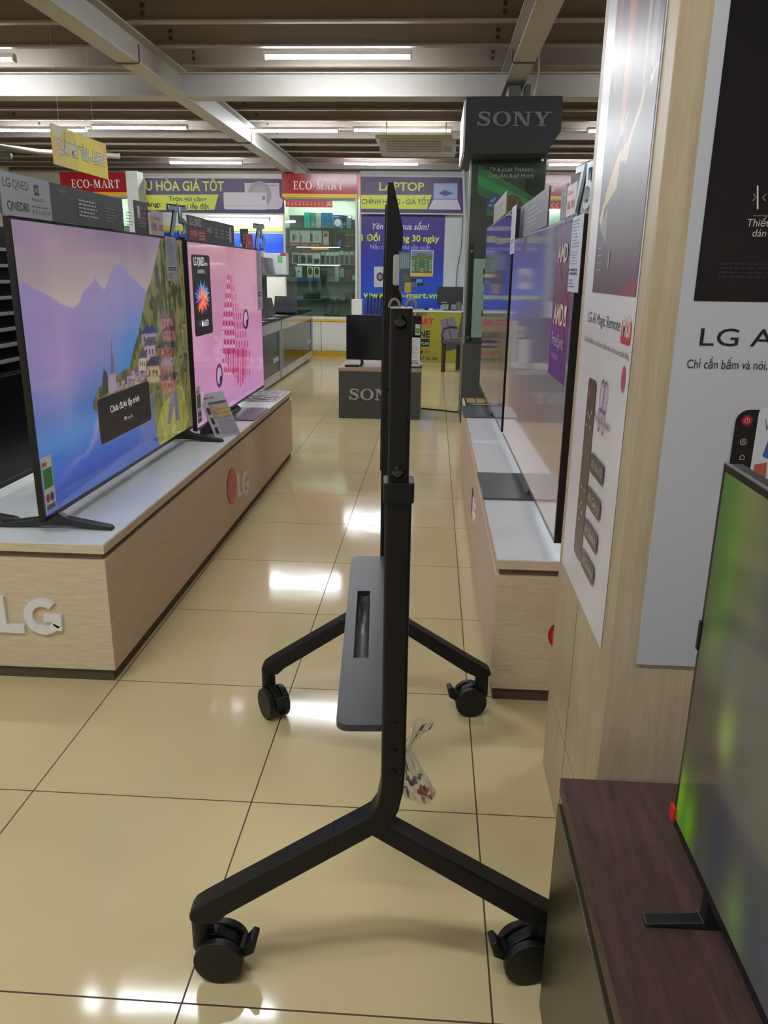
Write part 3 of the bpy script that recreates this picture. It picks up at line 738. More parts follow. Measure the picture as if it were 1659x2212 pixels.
for ex, ey, rx, ry in ((474, 812, 7, 26), (531, 690, 6, 22)):
    for f_, c in ((1, (60, 44, 78)), (.72, (214, 176, 206))):
        p.pf([(ex+rx*f_*math.cos(t), ey+ry*f_*math.sin(t)) for t in [2*PI*i/24 for i in range(24)]], c)
    p.pf([(ex+1, ey+2), (ex+rx*.8, ey), (ex+rx*.8, ey+ry*.7), (ex+1, ey+ry*.75)], (60, 44, 78))
for i in range(18):
    a_ = rr.uniform(0, 2*PI); x, y = 474+rr.uniform(-9, 8), 745+rr.uniform(-25, 30)
    for f_, c in ((1, (224, 176, 206)), (.6, (212, 152, 192))): p.pf([(x+4*f_*math.cos(t), y+6*f_*math.sin(t)) for t in [2*PI*i_/14 for i_ in range(14)]], c)
for _ in range(1):
    q_ = np.pad(p.a, ((1, 1), (1, 1), (0, 0)), 'edge'); p.a = (q_[:-2, 1:-1]+q_[2:, 1:-1]+q_[1:-1, :-2]+q_[1:-1, 2:]+2*q_[1:-1, 1:-1])/6
p.mesh('screen', (-sw/2, -.0035, Z2+H2-bz), (1, 0, 0), (0, 0, 1), sw, sh2, LIT, t2)
bn = Art(o2, (0, 1, 0), (0, 0, 1), gap=.0006); bn.em = .25
a_, b_ = bn.px(412, 549), bn.px(460, 716); x0, x1, y1, y0 = a_[0], b_[0], a_[1], b_[1]-.005
bn.poly(rrect(x0, y0, x1, y1, .02), (38, 32, 40)); wd_, ht_ = x1-x0, y1-y0
bn.em = .6
bn.text('LG QNED', x0+wd_*.12, y0+ht_*.87, .04, (226, 220, 226), width=wd_*.56, bold=.01); bn.text('evo', x0+wd_*.70, y0+ht_*.87, .022, (226, 220, 226), width=wd_*.16)
bn.rect(x0+wd_*.26, y0+ht_*.77, x0+wd_*.72, y0+ht_*.815, (92, 84, 92)); bn.text('QNED86', x0+wd_*.33, y0+ht_*.782, .016, (190, 184, 190), width=wd_*.30)
rr = random.Random(3); fx, fy = x0+wd_*.5, y0+ht_*.47
for ring_, cols in ((1.0, [(52, 120, 176), (66, 170, 206), (110, 90, 170)]), (.72, [(120, 180, 220), (196, 110, 150)]), (.5, [(226, 110, 80), (236, 150, 70)]), (.3, [(240, 190, 110), (226, 70, 70)])):
    for k in range(20):
        t = 2*PI*k/20+rr.uniform(-.1, .1); L_ = wd_*.46*ring_*rr.uniform(.8, 1.1); L2 = ht_*.22*ring_*rr.uniform(.8, 1.1)
        if math.sin(t) < -.3: c = rr.choice([(236, 140, 70), (226, 90, 80), (160, 70, 140)])
        else: c = rr.choice(cols)
        bn.poly([(fx, fy), (fx+.6*L_*math.cos(t-.16), fy+.6*L2*math.sin(t-.16)), (fx+L_*math.cos(t), fy+L2*math.sin(t)), (fx+.6*L_*math.cos(t+.16), fy+.6*L2*math.sin(t+.16))], c)
bn.text('MiniLED', x0+wd_*.30, y0+ht_*.115, .03, (226, 220, 226), width=wd_*.38, bold=.01)
art_local(bn, 'on_screen_banner', t2, T2, PI/2)
st = Art(o2, (0, 1, 0), (0, 0, 1), gap=.0007); energy(st, .006, -sh2+.02, .075, .19); art_local(st, 'energy_sticker', t2, T2, PI/2)

# ---- the pair standing back to back with them
def rear_tv(label, y0):
    T = (-1.66, y0+W1/2, .50); t = thing('television', label, 'television', T, -PI/2, 'televisions seen from behind')
    tv_body(t, W1, H1, Z1, back=False); legs(t, W1, Z1, .76)
    hs = obj('rear_housing', B((-.74, .74, .034, .062, Z1+.03, Z1+.42)), BLACKTV, t, bevel=.006)
    obj('highlit_ribs', B(*[(-.80, .80, .034, .046, Z1+.46+k*.058, Z1+.472+k*.058) for k in range(8)]), M((206, 206, 200), .35), t)  # pale colour stands for bright highlights on the black ribs
    obj('screen', B((-sw/2, sw/2, -.005, -.0035, Z1+.016, Z1+H1-bz)), M((14, 16, 22), .06, var=0), t)
    return t
rear_tv('black television facing away at the left edge, highlights painted pale on its back ribs', 2.48)
rear_tv('black television facing away behind the pink picture television', 4.28)

# ---- things standing on or hanging from the left televisions
def board(nm, label, o, u, wdt, h, thick=.006, col=(60, 60, 66), cat='sign', group=None, lean=0):
    """upright card; returns thing and an Art on its front (metres from its lower-left corner)"""
    u = Vector(u).normalized(); n = u.cross(Vector((0, 0, 1))); t = thing(nm, label, cat, o, group=group)
    bm = bmesh.new(); pts = [Vector((0, 0, 0)), u*wdt, u*wdt+Vector((0, 0, h)), Vector((0, 0, h))]
    lo = [bm.verts.new(q-n*thick) for q in pts]; hi = [bm.verts.new(q) for q in pts]
    bm.faces.new(lo[::-1]); bm.faces.new(hi)
    for i in range(4): bm.faces.new((lo[i], lo[(i+1) % 4], hi[(i+1) % 4], hi[i]))
    obj('card', bm, M(col, .5), t)
    return t, Art(o, u, (0, 0, 1))
zt1 = .50+Z1+H1
xa, xb = onx(2, 455, -1.262), onx(266, 490, -1.262); xm = onx(110, 470, -1.262)
ln_ = xb.y-xa.y; mid = xm.y-xa.y; ht = onx(103, 383, -1.262).z-onx(112, 468, -1.262).z
t, a = board('topper_sign', 'wide grey and charcoal cardboard topper on the lake picture television', (-1.258, xa.y, zt1), (0, 1, 0), ln_, ht, col=(74, 74, 80))
a.rect(0, 0, mid, ht, (176, 182, 194))
a.text('LG', mid*.06, ht*.66, ht*.20, (28, 28, 32), width=mid*.14, bold=.012); a.text('QNED', mid*.24, ht*.66, ht*.20, (60, 60, 66), width=mid*.31)
a.rect(mid*.66, ht*.58, mid*.76, ht*.84, (44, 46, 52)); a.text('AI', mid*.68, ht*.65, ht*.12, (200, 204, 212), width=mid*.06); a.text('MiniLED', mid*.60, ht*.44, ht*.08, (96, 98, 106), width=mid*.24)
a.text('QNED80', mid*.10, ht*.14, ht*.20, (34, 34, 38), width=mid*.42, bold=.004); a.text('Kích thước màn hình', mid*.58, ht*.28, ht*.05, (70, 72, 78), width=mid*.34); a.text('86  75  65  55  50  43"', mid*.58, ht*.12, ht*.09, (60, 62, 68), width=mid*.38)
x0 = mid+.06
a.text('Thông tin', x0-.01, ht*.80, .012, (150, 150, 156)); a.lines(x0+.15, ht*.22, x0+.31, ht*.74, 5, (190, 192, 198), .5, .2)
for k, xk in enumerate((.40, .62, .76, .90)): a.lines(x0+xk*.95, ht*.18, x0+xk*.95+.11, ht*.66, 5, (150, 152, 158), .3, .5)
a.build('printed_lettering', t, t.location)
def price(label, o, u, wdt, h, col=(196, 202, 220), group='price sheets hanging on televisions'):
    t, a = board('price_sheet', label, o, u, wdt, h, .0015, col, 'price sheet', group)
    a.lines(wdt*.1, h*.58, wdt*.9, h*.96, 9, (120, 124, 140), .35, .5); a.text('19.900', wdt*.1, h*.25, h*.035, (60, 62, 78), width=wdt*.6, bold=.02) if False else a.lines(wdt*.1, h*.22, wdt*.85, h*.32, 2, (56, 58, 74), .6, .2)
    a.lines(wdt*.1, h*.05, wdt*.7, h*.18, 3, (110, 112, 130), .4, .5); a.lines(wdt*.1, h*.36, wdt*.9, h*.55, 5, (150, 152, 168), .3, .4)
    a.build('printed_lettering', t, t.location); return t
q0, q1 = onx(378, 606, -1.255), onx(394, 608, -1.255); q2 = onx(372, 512, -1.255)
price('white price sheet taped to the upper right corner of the lake picture television', (-1.256, q0.y-.10, q0.z), (0, 1, 0), .155, q2.z-q0.z)
def number(label, txt, o, u, h, wdt, d=.008):
    u = Vector(u); t = thing('number_sign', label, 'number sign', o, group='acrylic number signs')
    solid_text(t, txt, (0, 0, .004), u, (0, 0, 1), h, wdt, d, M((168, 190, 204), .25), 'digits', .0)
    n = u.cross(Vector((0, 0, 1)))
    solid_text(t, txt, Vector((0, 0, 0))-u*.006-n*.004, u, (0, 0, 1), h+.008, wdt+.012, .004, M((40, 44, 50), .4), 'backing', .02)
    return t
number('silver number 75 sign on the lake picture television', '75', (-1.275, 3.90, zt1), (.30, .95, 0), .14, .14)
t, a = board('price_card', 'small white and red card beside the number 75 on the lake picture television', (-1.262, 3.62, zt1), (0, 1, 0), .16, .105, .004, (206, 196, 204), 'card')
a.rect(.01, .01, .15, .06, (212, 190, 198)); a.text('Giảm giá', .03, .066, .018, (176, 60, 70), width=.09); a.text('30% - 50%', .015, .02, .026, (180, 52, 62), width=.13, bold=.02); a.build('printed_lettering', t, t.location)
t, a = board('price_card', 'small dark card leaning left of the white and red card on the lake picture television', (-1.268, 3.44, zt1), (0, 1, 0), .16, .13, .004, (70, 66, 72), 'card')
a.rect(.03, .06, .06, .11, (214, 214, 214)); a.lines(.07, .02, .15, .11, 5, (150, 90, 110), .5); a.build('printed_lettering', t, t.location)
zt2 = .50+Z2+H2
xa, xb = onx(400, 527, -1.207), onx(501, 538, -1.207); ln_ = xb.y-xa.y; ht = onx(402, 478, -1.207).z-onx(402, 527, -1.207).z+.01
t, a = board('topper_sign', 'charcoal and red cardboard topper on the pink picture television', (-1.203, T2[1]-W2/2+.01, zt2), (0, 1, 0), ln_, ht, col=(66, 66, 74))
a.rect(0, 0, ln_*.33, ht*.48, (150, 42, 48)); a.text('LG QNED', .03, ht*.62, .034, (214, 214, 218), width=ln_*.22, bold=.008); a.text('evo AI', ln_*.26, ht*.62, .02, (150, 152, 160), width=ln_*.07); a.text('QNED86', .03, ht*.2, .022, (214, 190, 190), width=ln_*.13); a.lines(ln_*.20, ht*.04, ln_*.32, ht*.42, 3, (214, 180, 180), .5, .1)
a.text('MiniLED', ln_*.37, ht*.44, .028, (206, 206, 212), width=ln_*.10, bold=.01)
for k in range(3): a.lines(ln_*(.53+.13*k), ht*.25, ln_*(.62+.13*k), ht*.70, 3, (176, 178, 186), .4, .3)
a.rect(ln_*.87, ht*.14, ln_*.92, ht*.86, (190, 186, 184)); a.build('printed_lettering', t, t.location)
yb = T2[1]+W2/2
price('white price sheet taped to the upper right corner of the pink picture television', (-1.205, yb-.15, zt2-.40), (0, 1, 0), .15, .39, (212, 196, 220))
number('silver number 75 sign on the pink picture television', '75', (-1.215, yb-.14, zt2), (.30, .95, 0), .15, .13)
t, a = board('price_card', 'small red card beside the number 75 on the pink picture television', (-1.207, yb-.40, zt2), (0, 1, 0), .17, .085, .004, (206, 62, 56), 'card')
a.text('30% 50%', .03, .02, .022, (240, 206, 196), width=.11, bold=.02); a.build('printed_lettering', t, t.location)
t, a = board('price_card', 'tiny black card left of the red card on the pink picture television', (-1.207, yb-.52, zt2), (0, 1, 0), .09, .095, .004, (38, 38, 42), 'card')
a.lines(.015, .02, .075, .08, 3, (190, 190, 194), .4); a.build('printed_lettering', t, t.location)

# price table card and magazines on the left stand
tc = thing('tent_card', 'folded price table card standing in front of the pink picture television', 'card', (-1.13, 4.02, .50), math.radians(62))
th = math.radians(62); Hc = .255
bm = bmesh.new()
pts = [(-.002, 0), (Hc*math.cos(th), Hc*math.sin(th)), (Hc*math.cos(th)+.0025, Hc*math.sin(th)), (.0015, 0)]
prism([(0, 0), (Hc*math.cos(th), Hc*math.sin(th)), (Hc*math.cos(th)+.003, Hc*math.sin(th)), (.003, 0)], 'x', 0, .19, bm)
obj('card', bm, M((196, 202, 208), .4), tc)
obj('easel', prism([(.012, .002), (Hc*math.cos(th)+.003, Hc*math.sin(th)-.004), (.14, 0), (.136, 0), (Hc*math.cos(th)+.002, Hc*math.sin(th)-.02), (.016, .002)], 'x', .02, .17), M((92, 84, 90), .5), tc)
a = Art((0, -.0004, 0), (1, 0, 0), (0, math.cos(th), math.sin(th)))
a.rect(.045, .19, .185, .205, (110, 110, 118)); a.text('Danh sách', .015, .225, .012, (50, 50, 58), width=.09, bold=.02); a.rect(.046, .11, .058, .19, (206, 150, 80))
for i in range(7):
    for j in range(6): a.rect(.062+j*.020, .018+i*.024, .079+j*.020, .036+i*.024, (222, 194, 96) if i > 3 and j > 0 else (172, 176, 184))
for k in range(3): a.rect(.014, .03+k*.055, .034, .065+k*.055, (70, 50, 52))
a.build('printed_table', tc)
def magazine(nm, label, o, wdt, ln, frame, cells, group=None):
    t = thing(nm, label, 'leaflet', o)
    obj('cover', B((0, wdt, 0, ln, 0, .006)), M(frame, .15, var=.03), t, bevel=.001)
    a = Art((0, 0, .006), (1, 0, 0), (0, 1, 0), gloss=.2)
    for q in cells: a.rect(q[0]*wdt, q[1]*ln, q[2]*wdt, q[3]*ln, q[4])
    a.build('printed_cover', t); return t
rr = random.Random(9); cells = [(.05, .55, .95, .97, (216, 206, 210)), (.05, .05, .95, .45, (96, 84, 96))]
for k in range(14): x = rr.uniform(.08, .8); y = rr.uniform(.58, .88); cells.append((x, y, x+.12, y+.08, rr.choice([(150, 120, 140), (190, 160, 170), (110, 90, 120), (206, 190, 150)])))
for k in range(9): x = rr.uniform(.1, .75); y = rr.uniform(.08, .34); cells.append((x, y, x+.18, y+.10, rr.choice([(190, 176, 200), (206, 186, 120), (150, 84, 60), (170, 160, 190)])))
magazine('leaflet', 'glossy picture leaflet lying at the far end of the left stand', (-1.335, 5.30, .50), .27, .50, (206, 200, 200), cells)
rr = random.Random(2); cells = [(.03, .04, .97, .30, (64, 50, 60))]
for k in range(6): cells.append((.03+.16*k, .36, .17+.16*k, .95, rr.choice([(214, 186, 96), (216, 186, 200), (96, 78, 96), (220, 196, 204)])))
cells += [(.1, .12, .45, .24, (216, 190, 206)), (.52, .12, .9, .24, (216, 190, 206))]
magazine('leaflet', 'pink and yellow picture leaflet lying at the far end of the right stand', (.235, 5.30, .50), .42, .34, (78, 56, 66), cells)

# ------------------------------------------------------------------ right hand televisions
W3, H3, Z3 = 1.73, .975, .05
ang = -PI/2+math.radians(.6)
T3 = (.394, 2.36+W3/2, .50)
t3 = thing('television', 'large glossy television at right reflecting the blue wall, dark base plate on the white top', 'television', T3, ang, 'televisions on the right stand')
tv_body(t3, W3, H3, Z3); pedestal(t3, Z3, .42, -.178, .10, (84, 87, 92))
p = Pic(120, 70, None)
p.vgrad([(0, (78, 74, 96)), (.35, (92, 88, 104)), (.6, (104, 98, 100)), (.75, (116, 98, 92)), (1, (128, 112, 108))])  # reflections of blue wall and pale stand painted into the glow
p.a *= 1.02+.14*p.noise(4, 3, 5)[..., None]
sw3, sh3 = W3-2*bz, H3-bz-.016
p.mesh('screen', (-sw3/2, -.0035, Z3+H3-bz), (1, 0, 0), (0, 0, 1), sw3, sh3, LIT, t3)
stc = Art((0, -.0038, 0), (1, 0, 0), (0, 0, 1), gap=.0005); xr = sw3/2
y0, y1 = Z3+.52, Z3+H3-.02
nst = 7
stc.f = []; X0, X1 = xr-.36, xr-.03
pc = [((0, .0), (.0, 1)), ]
vv = [0, .25, .42, .6, .8, 1.0]; cc = [(96, 16, 132), (112, 20, 128), (104, 24, 84), (96, 24, 70), (78, 26, 104), (58, 34, 110)]
ylo = Z3+.49
for i in range(5): stc.rect(X0, ylo+(y1-ylo)*vv[i], X1, ylo+(y1-ylo)*vv[i+1], cc[i])
rr = random.Random(1)
for k in range(14):
    t = rr.uniform(.2, PI-.2)*(1 if k % 2 else -1); cx_, cy_ = (X0+X1)/2, ylo+.29
    L_ = rr.uniform(.10, .17); ex, ey = cx_+L_*math.cos(t)*.9, cy_+L_*1.6*math.sin(t)
    stc.poly([(cx_+.02*math.cos(t+.5), cy_+.02*math.sin(t+.5)), (min(max(ex, X0), X1), ey), (min(max(ex+.006, X0), X1), ey+.008)], (176, 80, 120))
stc.text('AMD', X0+.05, ylo+.17, .06, (226, 206, 190), width=.18, bold=.03); stc.rect(X0+.245, ylo+.17, X0+.285, ylo+.23, (226, 206, 190)); stc.poly([(X0+.25, ylo+.18), (X0+.272, ylo+.18), (X0+.272, ylo+.205)], (104, 24, 84))
stc.text('FreeSync', X0+.05, ylo+.10, .04, (206, 190, 206), width=.22); stc.text('Premium', X0+.06, ylo+.06, .022, (190, 170, 196), width=.13)
stc.text('AMD', X0+.05, ylo+.36, .05, (206, 190, 180), width=.18, bold=.03)
stc.build('purple_sticker', t3)
W4, H4, Z4 = 1.80, 1.12, .05
T4 = (.372, 4.17+W4/2, .50)
t4 = thing('television', 'large glossy television standing behind the other one on the right stand', 'television', T4, ang, 'televisions on the right stand')
tv_body(t4, W4, H4, Z4); pedestal(t4, Z4, .42, -.17, .10, (84, 87, 92))
p = Pic(120, 70, None); p.vgrad([(0, (52, 46, 84)), (.5, (66, 62, 90)), (.7, (70, 44, 60)), (1, (74, 60, 86))])  # colours mirrored in the dark glass, painted as a dim glow
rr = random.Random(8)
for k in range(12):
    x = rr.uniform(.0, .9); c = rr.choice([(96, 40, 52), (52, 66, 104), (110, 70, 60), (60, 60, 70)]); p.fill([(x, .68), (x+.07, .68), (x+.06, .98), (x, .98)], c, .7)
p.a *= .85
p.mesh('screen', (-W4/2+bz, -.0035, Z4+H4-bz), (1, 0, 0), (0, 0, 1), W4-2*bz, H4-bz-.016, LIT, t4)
zt3, zt4 = .50+Z3+H3, .50+Z4+H4
def on_right(x, d=.0): return .394-d
def span(x0, y0, x1, y1, X): return onx(x0, y0, X), onx(x1, y1, X)
A_, B_ = span(1121, 508, 1180, 484, .386); h_ = onx(1120, 447, .386).z-A_.z; L_ = A_.y-B_.y
t, a = board('topper_sign', 'dark slanting topper sign at the far end of the nearer right television', (.388, A_.y, zt3), (0, -1, 0), L_, h_, col=(74, 72, 84))
a.rect(0, 0, L_*.27, h_, (126, 122, 138)); a.text('LG QNED', L_*.03, h_*.72, h_*.13, (60, 58, 66), width=L_*.19); a.text('QNED80', L_*.03, h_*.2, h_*.13, (60, 58, 66), width=L_*.17); a.lines(L_*.32, h_*.15, L_*.86, h_*.8, 5, (150, 146, 160), .35, .5); a.build('printed_lettering', t, t.location)
A_, B_ = span(1065, 482, 1091, 465, .364); h_ = onx(1067, 455, .364).z-A_.z+.04
t, a = board('topper_sign', 'beige topper sign on the far right television', (.366, A_.y, zt4), (0, -1, 0), A_.y-B_.y, h_, col=(132, 126, 104))
a.lines(.05, .02, (A_.y-B_.y)*.9, h_*.85, 4, (100, 95, 80), .35, .5); a.build('printed_lettering', t, t.location)
A_, B_ = span(1238, 470, 1261, 466, .378); zb_ = onx(1244, 632, .378).z
price('white price sheet taped to the near corner of the nearer right television', (.378, A_.y, zb_), (0, -1, 0), A_.y-B_.y, zt3-.012-zb_, (196, 202, 224))
A_, B_ = span(1243, 458, 1266, 450, .388)
number('silver number 75 sign on the nearer right television', '75', (.388, A_.y, zt3), (.12, -.99, 0), .115, A_.y-B_.y)
A_, B_ = span(1222, 463, 1242, 455, .386)
t, a = board('price_card', 'white and red discount card on the nearer right television', (.386, A_.y, zt3), (0, -1, 0), A_.y-B_.y, .085, .004, (216, 200, 208), 'card'); w_ = A_.y-B_.y
a.text('Giảm giá', w_*.1, .058, .013, (190, 60, 76), width=w_*.6); a.text('30% 50%', w_*.08, .02, .02, (190, 52, 70), width=w_*.84, bold=.03); a.build('printed_lettering', t, t.location)
A_, B_ = span(1209, 472, 1221, 464, .390)
t, a = board('price_card', 'grey speckled card behind the white and red card on the nearer right television', (.390, A_.y, zt3), (0, -1, 0), A_.y-B_.y, .10, .004, (110, 106, 118), 'card')
a.lines(.02, .02, (A_.y-B_.y)*.85, .09, 4, (70, 66, 78), .5); a.build('printed_lettering', t, t.location)
A_, B_ = span(1105, 480, 1114, 476, .355)
price('white price sheet taped to the near corner of the far right television', (.355, A_.y, onx(1108, 548, .355).z), (0, -1, 0), A_.y-B_.y, zt4-.01-onx(1108, 548, .355).z, (196, 190, 216))

# ================================================================== wood clad column and its posters
XC, YC = .357, 1.381
col = thing('display_column', 'wide pale wood clad column carrying two printed posters', 'column', (XC, YC, 0))
bm = B((0, .95, 0, .615, 0, 2.84)); obj('cladding', bm, WOODZ, col, bevel=.0015)
obj('panel_seam', B((-.0012, .0002, .33, .3315, 0, .62), (-.0012, .0002, .0, .615, .245, .2462)), M((150, 126, 92), .6), col)
# poster on the face turned to the aisle
lp = thing('poster', 'tall poster with a slim dark remote printed on it, aisle side of the column', 'poster', (XC-.001, 1.45, .642))
ya, yb_, za = 1.945, 1.452, .642
obj('sheet', B((-.0015, 0, 0, ya-yb_, 0, 2.84-za-.02)), M((226, 226, 232), .3, var=.02), lp)
A = Art((XC-.0025, ya, za), (0, -1, 0), (0, 0, 1), gloss=.3)
pw = ya-yb_
def rr_(a, pts): a.ppoly(pts, (70, 62, 60))
A.ptext('LG AI Magic Remote', (1270, 694), (1338, 726), (1270, 672), (58, 52, 60))
q = A.pxs((1340, 740), (1361, 738), (1361, 690)); A.poly(rrect(q[0][0], q[0][1], q[1][0]+.004, q[2][1]-.004, .008), (196, 64, 72))
A.text('Mới', q[0][0]+.010, q[0][1]+.014, .038, (236, 224, 224), width=(q[1][0]-q[0][0])*.78, bold=.02)
A.ptext('Chỉ cần bấm và nói, kéo và thả như một con chuột bay.', (1264, 735), (1359, 778), (1264, 724), (66, 60, 66))
q0_, q1_ = A.px(1346, 820), A.px(1346, 842); A.ell(q0_[0], q0_[1], .020, .026, (214, 214, 220)); A.ell(q0_[0]+.004, q0_[1]+.002, .015, .024, (196, 74, 110))
q = A.pxs((1272, 815), (1290, 830), (1254, 1210)); xa, xb = A.px(1272, 830)[0], A.px(1290, 835)[0]; yt, ybm = A.px(1280, 818)[1], A.px(1248, 1205)[1]
A.poly(rrect(xa, ybm, xb, yt, .018), (74, 64, 60)); A.ell(xa+.02, yt-.035, .011, .011, (176, 70, 64))
for k, (fx_, fy_) in enumerate(((.3, .19), (.7, .17), (.5, .20), (.25, .25), (.7, .25), (.3, .60), (.7, .60), (.5, .68), (.25, .72), (.65, .73), (.4, .78))): A.ell(xa+(xb-xa)*fx_, yt-(yt-ybm)*fy_, .006, .004, (206, 200, 196))
for k in range(4):
    c0 = A.px(1306, 850+0); t = k
for (ex, ey, s_) in ((1306, 858, 1),):
    e = A.px(ex, ey); 
    for dx, c in ((-.016, (70, 62, 130)), (.014, (120, 60, 130))): A.quads([[(e[0]+dx+x*1.0, e[1]+y) for x, y in qd] for qd in ringq(0, 0, .020, .034, .016, .029, 0, 360, 20)], c)
    for dx, c in ((-.022, (64, 64, 140)), (.020, (176, 64, 110))): A.quads([[(e[0]+dx+x, e[1]-.05+y) for x, y in qd] for qd in ringq(0, 0, .013, .026, .009, .021, 0, 360, 20)], c)
A.ptext('Phím AI mới', (1286, 905), (1318, 928), (1286, 888), (84, 78, 84))
for s_, x0_, y0_, x1_, y1_ in (('AI Voice ID', 1278, 996, 1306, 1030), ('AI Gợi ý', 1271, 1068, 1299, 1106), ('AI Chatbot', 1265, 1134, 1292, 1180), ('AI Tìm kiếm', 1259, 1200, 1285, 1248)):
    a_ = A.px(x0_, y0_); b_ = A.px(x1_, y1_); h_ = .030; cy = (a_[1]+b_[1])/2
    xl, xr_ = min(a_[0], b_[0]), max(a_[0], b_[0])
    A.poly(rrect(xl, cy-.022, xr_, cy+.022, .012), (72, 64, 62)); A.text(s_, xl+.014, cy-.009, .018, (206, 200, 196), width=(xr_-xl)-.03)
A.build('printed_text', lp, lp.location)
# picture in the upper part
u0, u1 = A.px(1280, 632)[0], A.px(1374, 640)[0]; vz = onx(1274, 630, XC-.0025).z; top = 2.80
p = Pic(90, 260, None)
p.vgrad([(0, (120, 90, 96)), (.55, (126, 96, 100)), (.70, (112, 106, 112)), (.8, (92, 86, 92)), (.9, (86, 74, 84)), (1, (96, 70, 80))])
vis = (1.759-vz)/(top-vz)     # share of the picture under the frame's upper edge
def V(v): return 1-vis*(1-v)
for x0_, x1_, c, y_ in ((.06, .18, (176, 120, 120), .10), (.30, .46, (206, 150, 140), .34), (.40, .52, (190, 120, 116), .42), (.55, .62, (196, 84, 96), .08), (.62, .72, (110, 84, 100), .16), (.70, .80, (206, 186, 140), .30), (.80, .95, (150, 160, 160), .16)):
    p.fill([(x0_, 0), (x1_, 0), (x1_-.03, V(y_)), (x0_+.04, V(y_*.8))], c, .8)
p.fill([(.03, V(.66)), (.18, V(.52)), (.38, V(.39)), (.55, V(.37)), (.70, V(.27)), (.82, V(.17)), (.78, V(.27)), (.64, V(.35)), (.56, V(.45)), (.42, V(.43)), (.40, V(.54)), (.14, V(.61)), (.10, V(.70))], (206, 186, 150))
p.fill([(.86, V(.19)), (.97, V(.15)), (.93, V(.19)), (.88, V(.22))], (210, 196, 160)); p.fill([(.06, V(.70)), (.22, V(.62)), (.26, V(.78))], (176, 166, 156), .6)
p.fill([(.30, V(.33)), (.55, V(.22)), (.50, V(.28)), (.22, V(.38))], (176, 182, 150), .5)
p.a += (p.noise(6, 14, 3)[..., None]-.5)*26
p.fill([(.70, .990), (1, .984), (1, 1), (.70, 1)], (150, 54, 66), .8)
p.mesh('picture', Vector((-.0024, ya-u0-1.45, top-.642)), (0, -1, 0), (0, 0, 1), u1-u0, top-vz, PRINT, lp)
A2 = Art((XC-.0036, ya, za), (0, -1, 0), (0, 0, 1), gloss=.3)
A2.lines(*A2.px(1288, 590), *A2.px(1304, 528), 4, (176, 168, 172), .14, .3)
A2.rect(*A2.px(1312, 580), A2.px(1312, 580)[0]+.012, A2.px(1316, 540)[1], (190, 150, 110)); A2.build('printed_caption', lp, lp.location)
# poster on the face turned to the viewer
FX = .408
fp = thing('poster', 'large poster facing the viewer on the column, dark top and pale lower half', 'poster', (FX, YC-.001, .648))
obj('sheet', B((0, .80, -.004, 0, 0, 2.16)), M((192, 194, 202), .35, var=.02), fp, bevel=.0008)
A = Art((FX, YC-.005, .648), (1, 0, 0), (0, 0, 1), gloss=.3)
dk0 = A.px(1498, 650); A.rect(dk0[0], dk0[1], .775, 2.14, (20, 16, 21))
A.ptext('LG AI Magic Remote', (1510, 746), (1510+645, 746+26), (1510, 709), (34, 30, 36), bold=.002)
A.ptext('Chỉ cần bấm và nói, kéo và thả như một con chuột bay.', (1483, 795), (1483+490, 815), (1483, 776), (44, 40, 46), shear=.0)
A.ptext('Thiết kế', (1613, 489), (1690, 491), (1613, 473), (196, 194, 198), shear=.1); A.ptext('dán tường', (1624, 511), (1716, 513), (1624, 495), (196, 194, 198), shear=.1)
q = A.pxs((1636, 452), (1636, 401), (1652, 428), (1644, 460)); A.line([q[0], q[1]], .0025, (206, 206, 210))
for sx in (-1, 1): A.line([(q[0][0]+sx*.010, (q[0][1]+q[1][1])/2+.005), (q[0][0]+sx*.005, (q[0][1]+q[1][1])/2), (q[0][0]+sx*.010, (q[0][1]+q[1][1])/2-.005)], .0014, (150, 148, 152))
A.line([(q[0][0]-.006, q[0][1]-.010), (q[0][0]+.10, q[0][1]-.010)], .001, (150, 148, 152)); A.lines(*A.px(1550, 602), A.px(1550, 602)[0]+.22, A.px(1550, 565)[1], 4, (52, 44, 50), .4, .3)
x0_, y1_ = A.px(1588, 884); A.poly(rrect(x0_+.003, .02, x0_+.115, y1_, .022), (20, 18, 20))
c = A.px(1613, 908); A.ell(c[0], c[1], .0095, .0095, (150, 26, 36)); A.quads([[(c[0]+x, c[1]+y) for x, y in qd] for qd in ringq(0, 0, .0048, .0048, .0038, .0038, 120, 420, 20)], (226, 190, 190)); A.rect(c[0]-.0006, c[1], c[0]+.0006, c[1]+.0055, (226, 190, 190))
c = A.px(1605, 954); A.quads([[(c[0]+x, c[1]+y) for x, y in qd] for qd in ringq(0, 0, .0058, .0058, .0048, .0048, 20, 360, 24)+ringq(0, 0, .0028, .0026, .0018, .0016, 0, 360, 14)], (206, 204, 206))
c = A.px(1602, 987); A.line([(c[0]-.0045, c[1]), (c[0], c[1]+.0045), (c[0]+.0045, c[1])], .001, (206, 204, 206)); A.line([(c[0]-.0035, c[1]), (c[0]-.0035, c[1]-.004), (c[0]+.0035, c[1]-.004), (c[0]+.0035, c[1])], .001, (206, 204, 206))
q = A.pxs((1647, 880), (1620, 1010)); A.poly(rrect(q[1][0], q[1][1]-.03, q[1][0]+.15, q[0][1], .010), (206, 208, 216)); A.ptext('Vision AI', (1648, 930), (1720, 940), (1648, 905), (90, 88, 96))
A.ppoly([(1645, 985), (1660, 945), (1690, 960), (1680, 1000)], (70, 96, 160)); A.ppoly([(1628, 1003), (1656, 998), (1652, 1036), (1624, 1042)], (176, 92, 74))
A.build('printed_text', fp, fp.location)

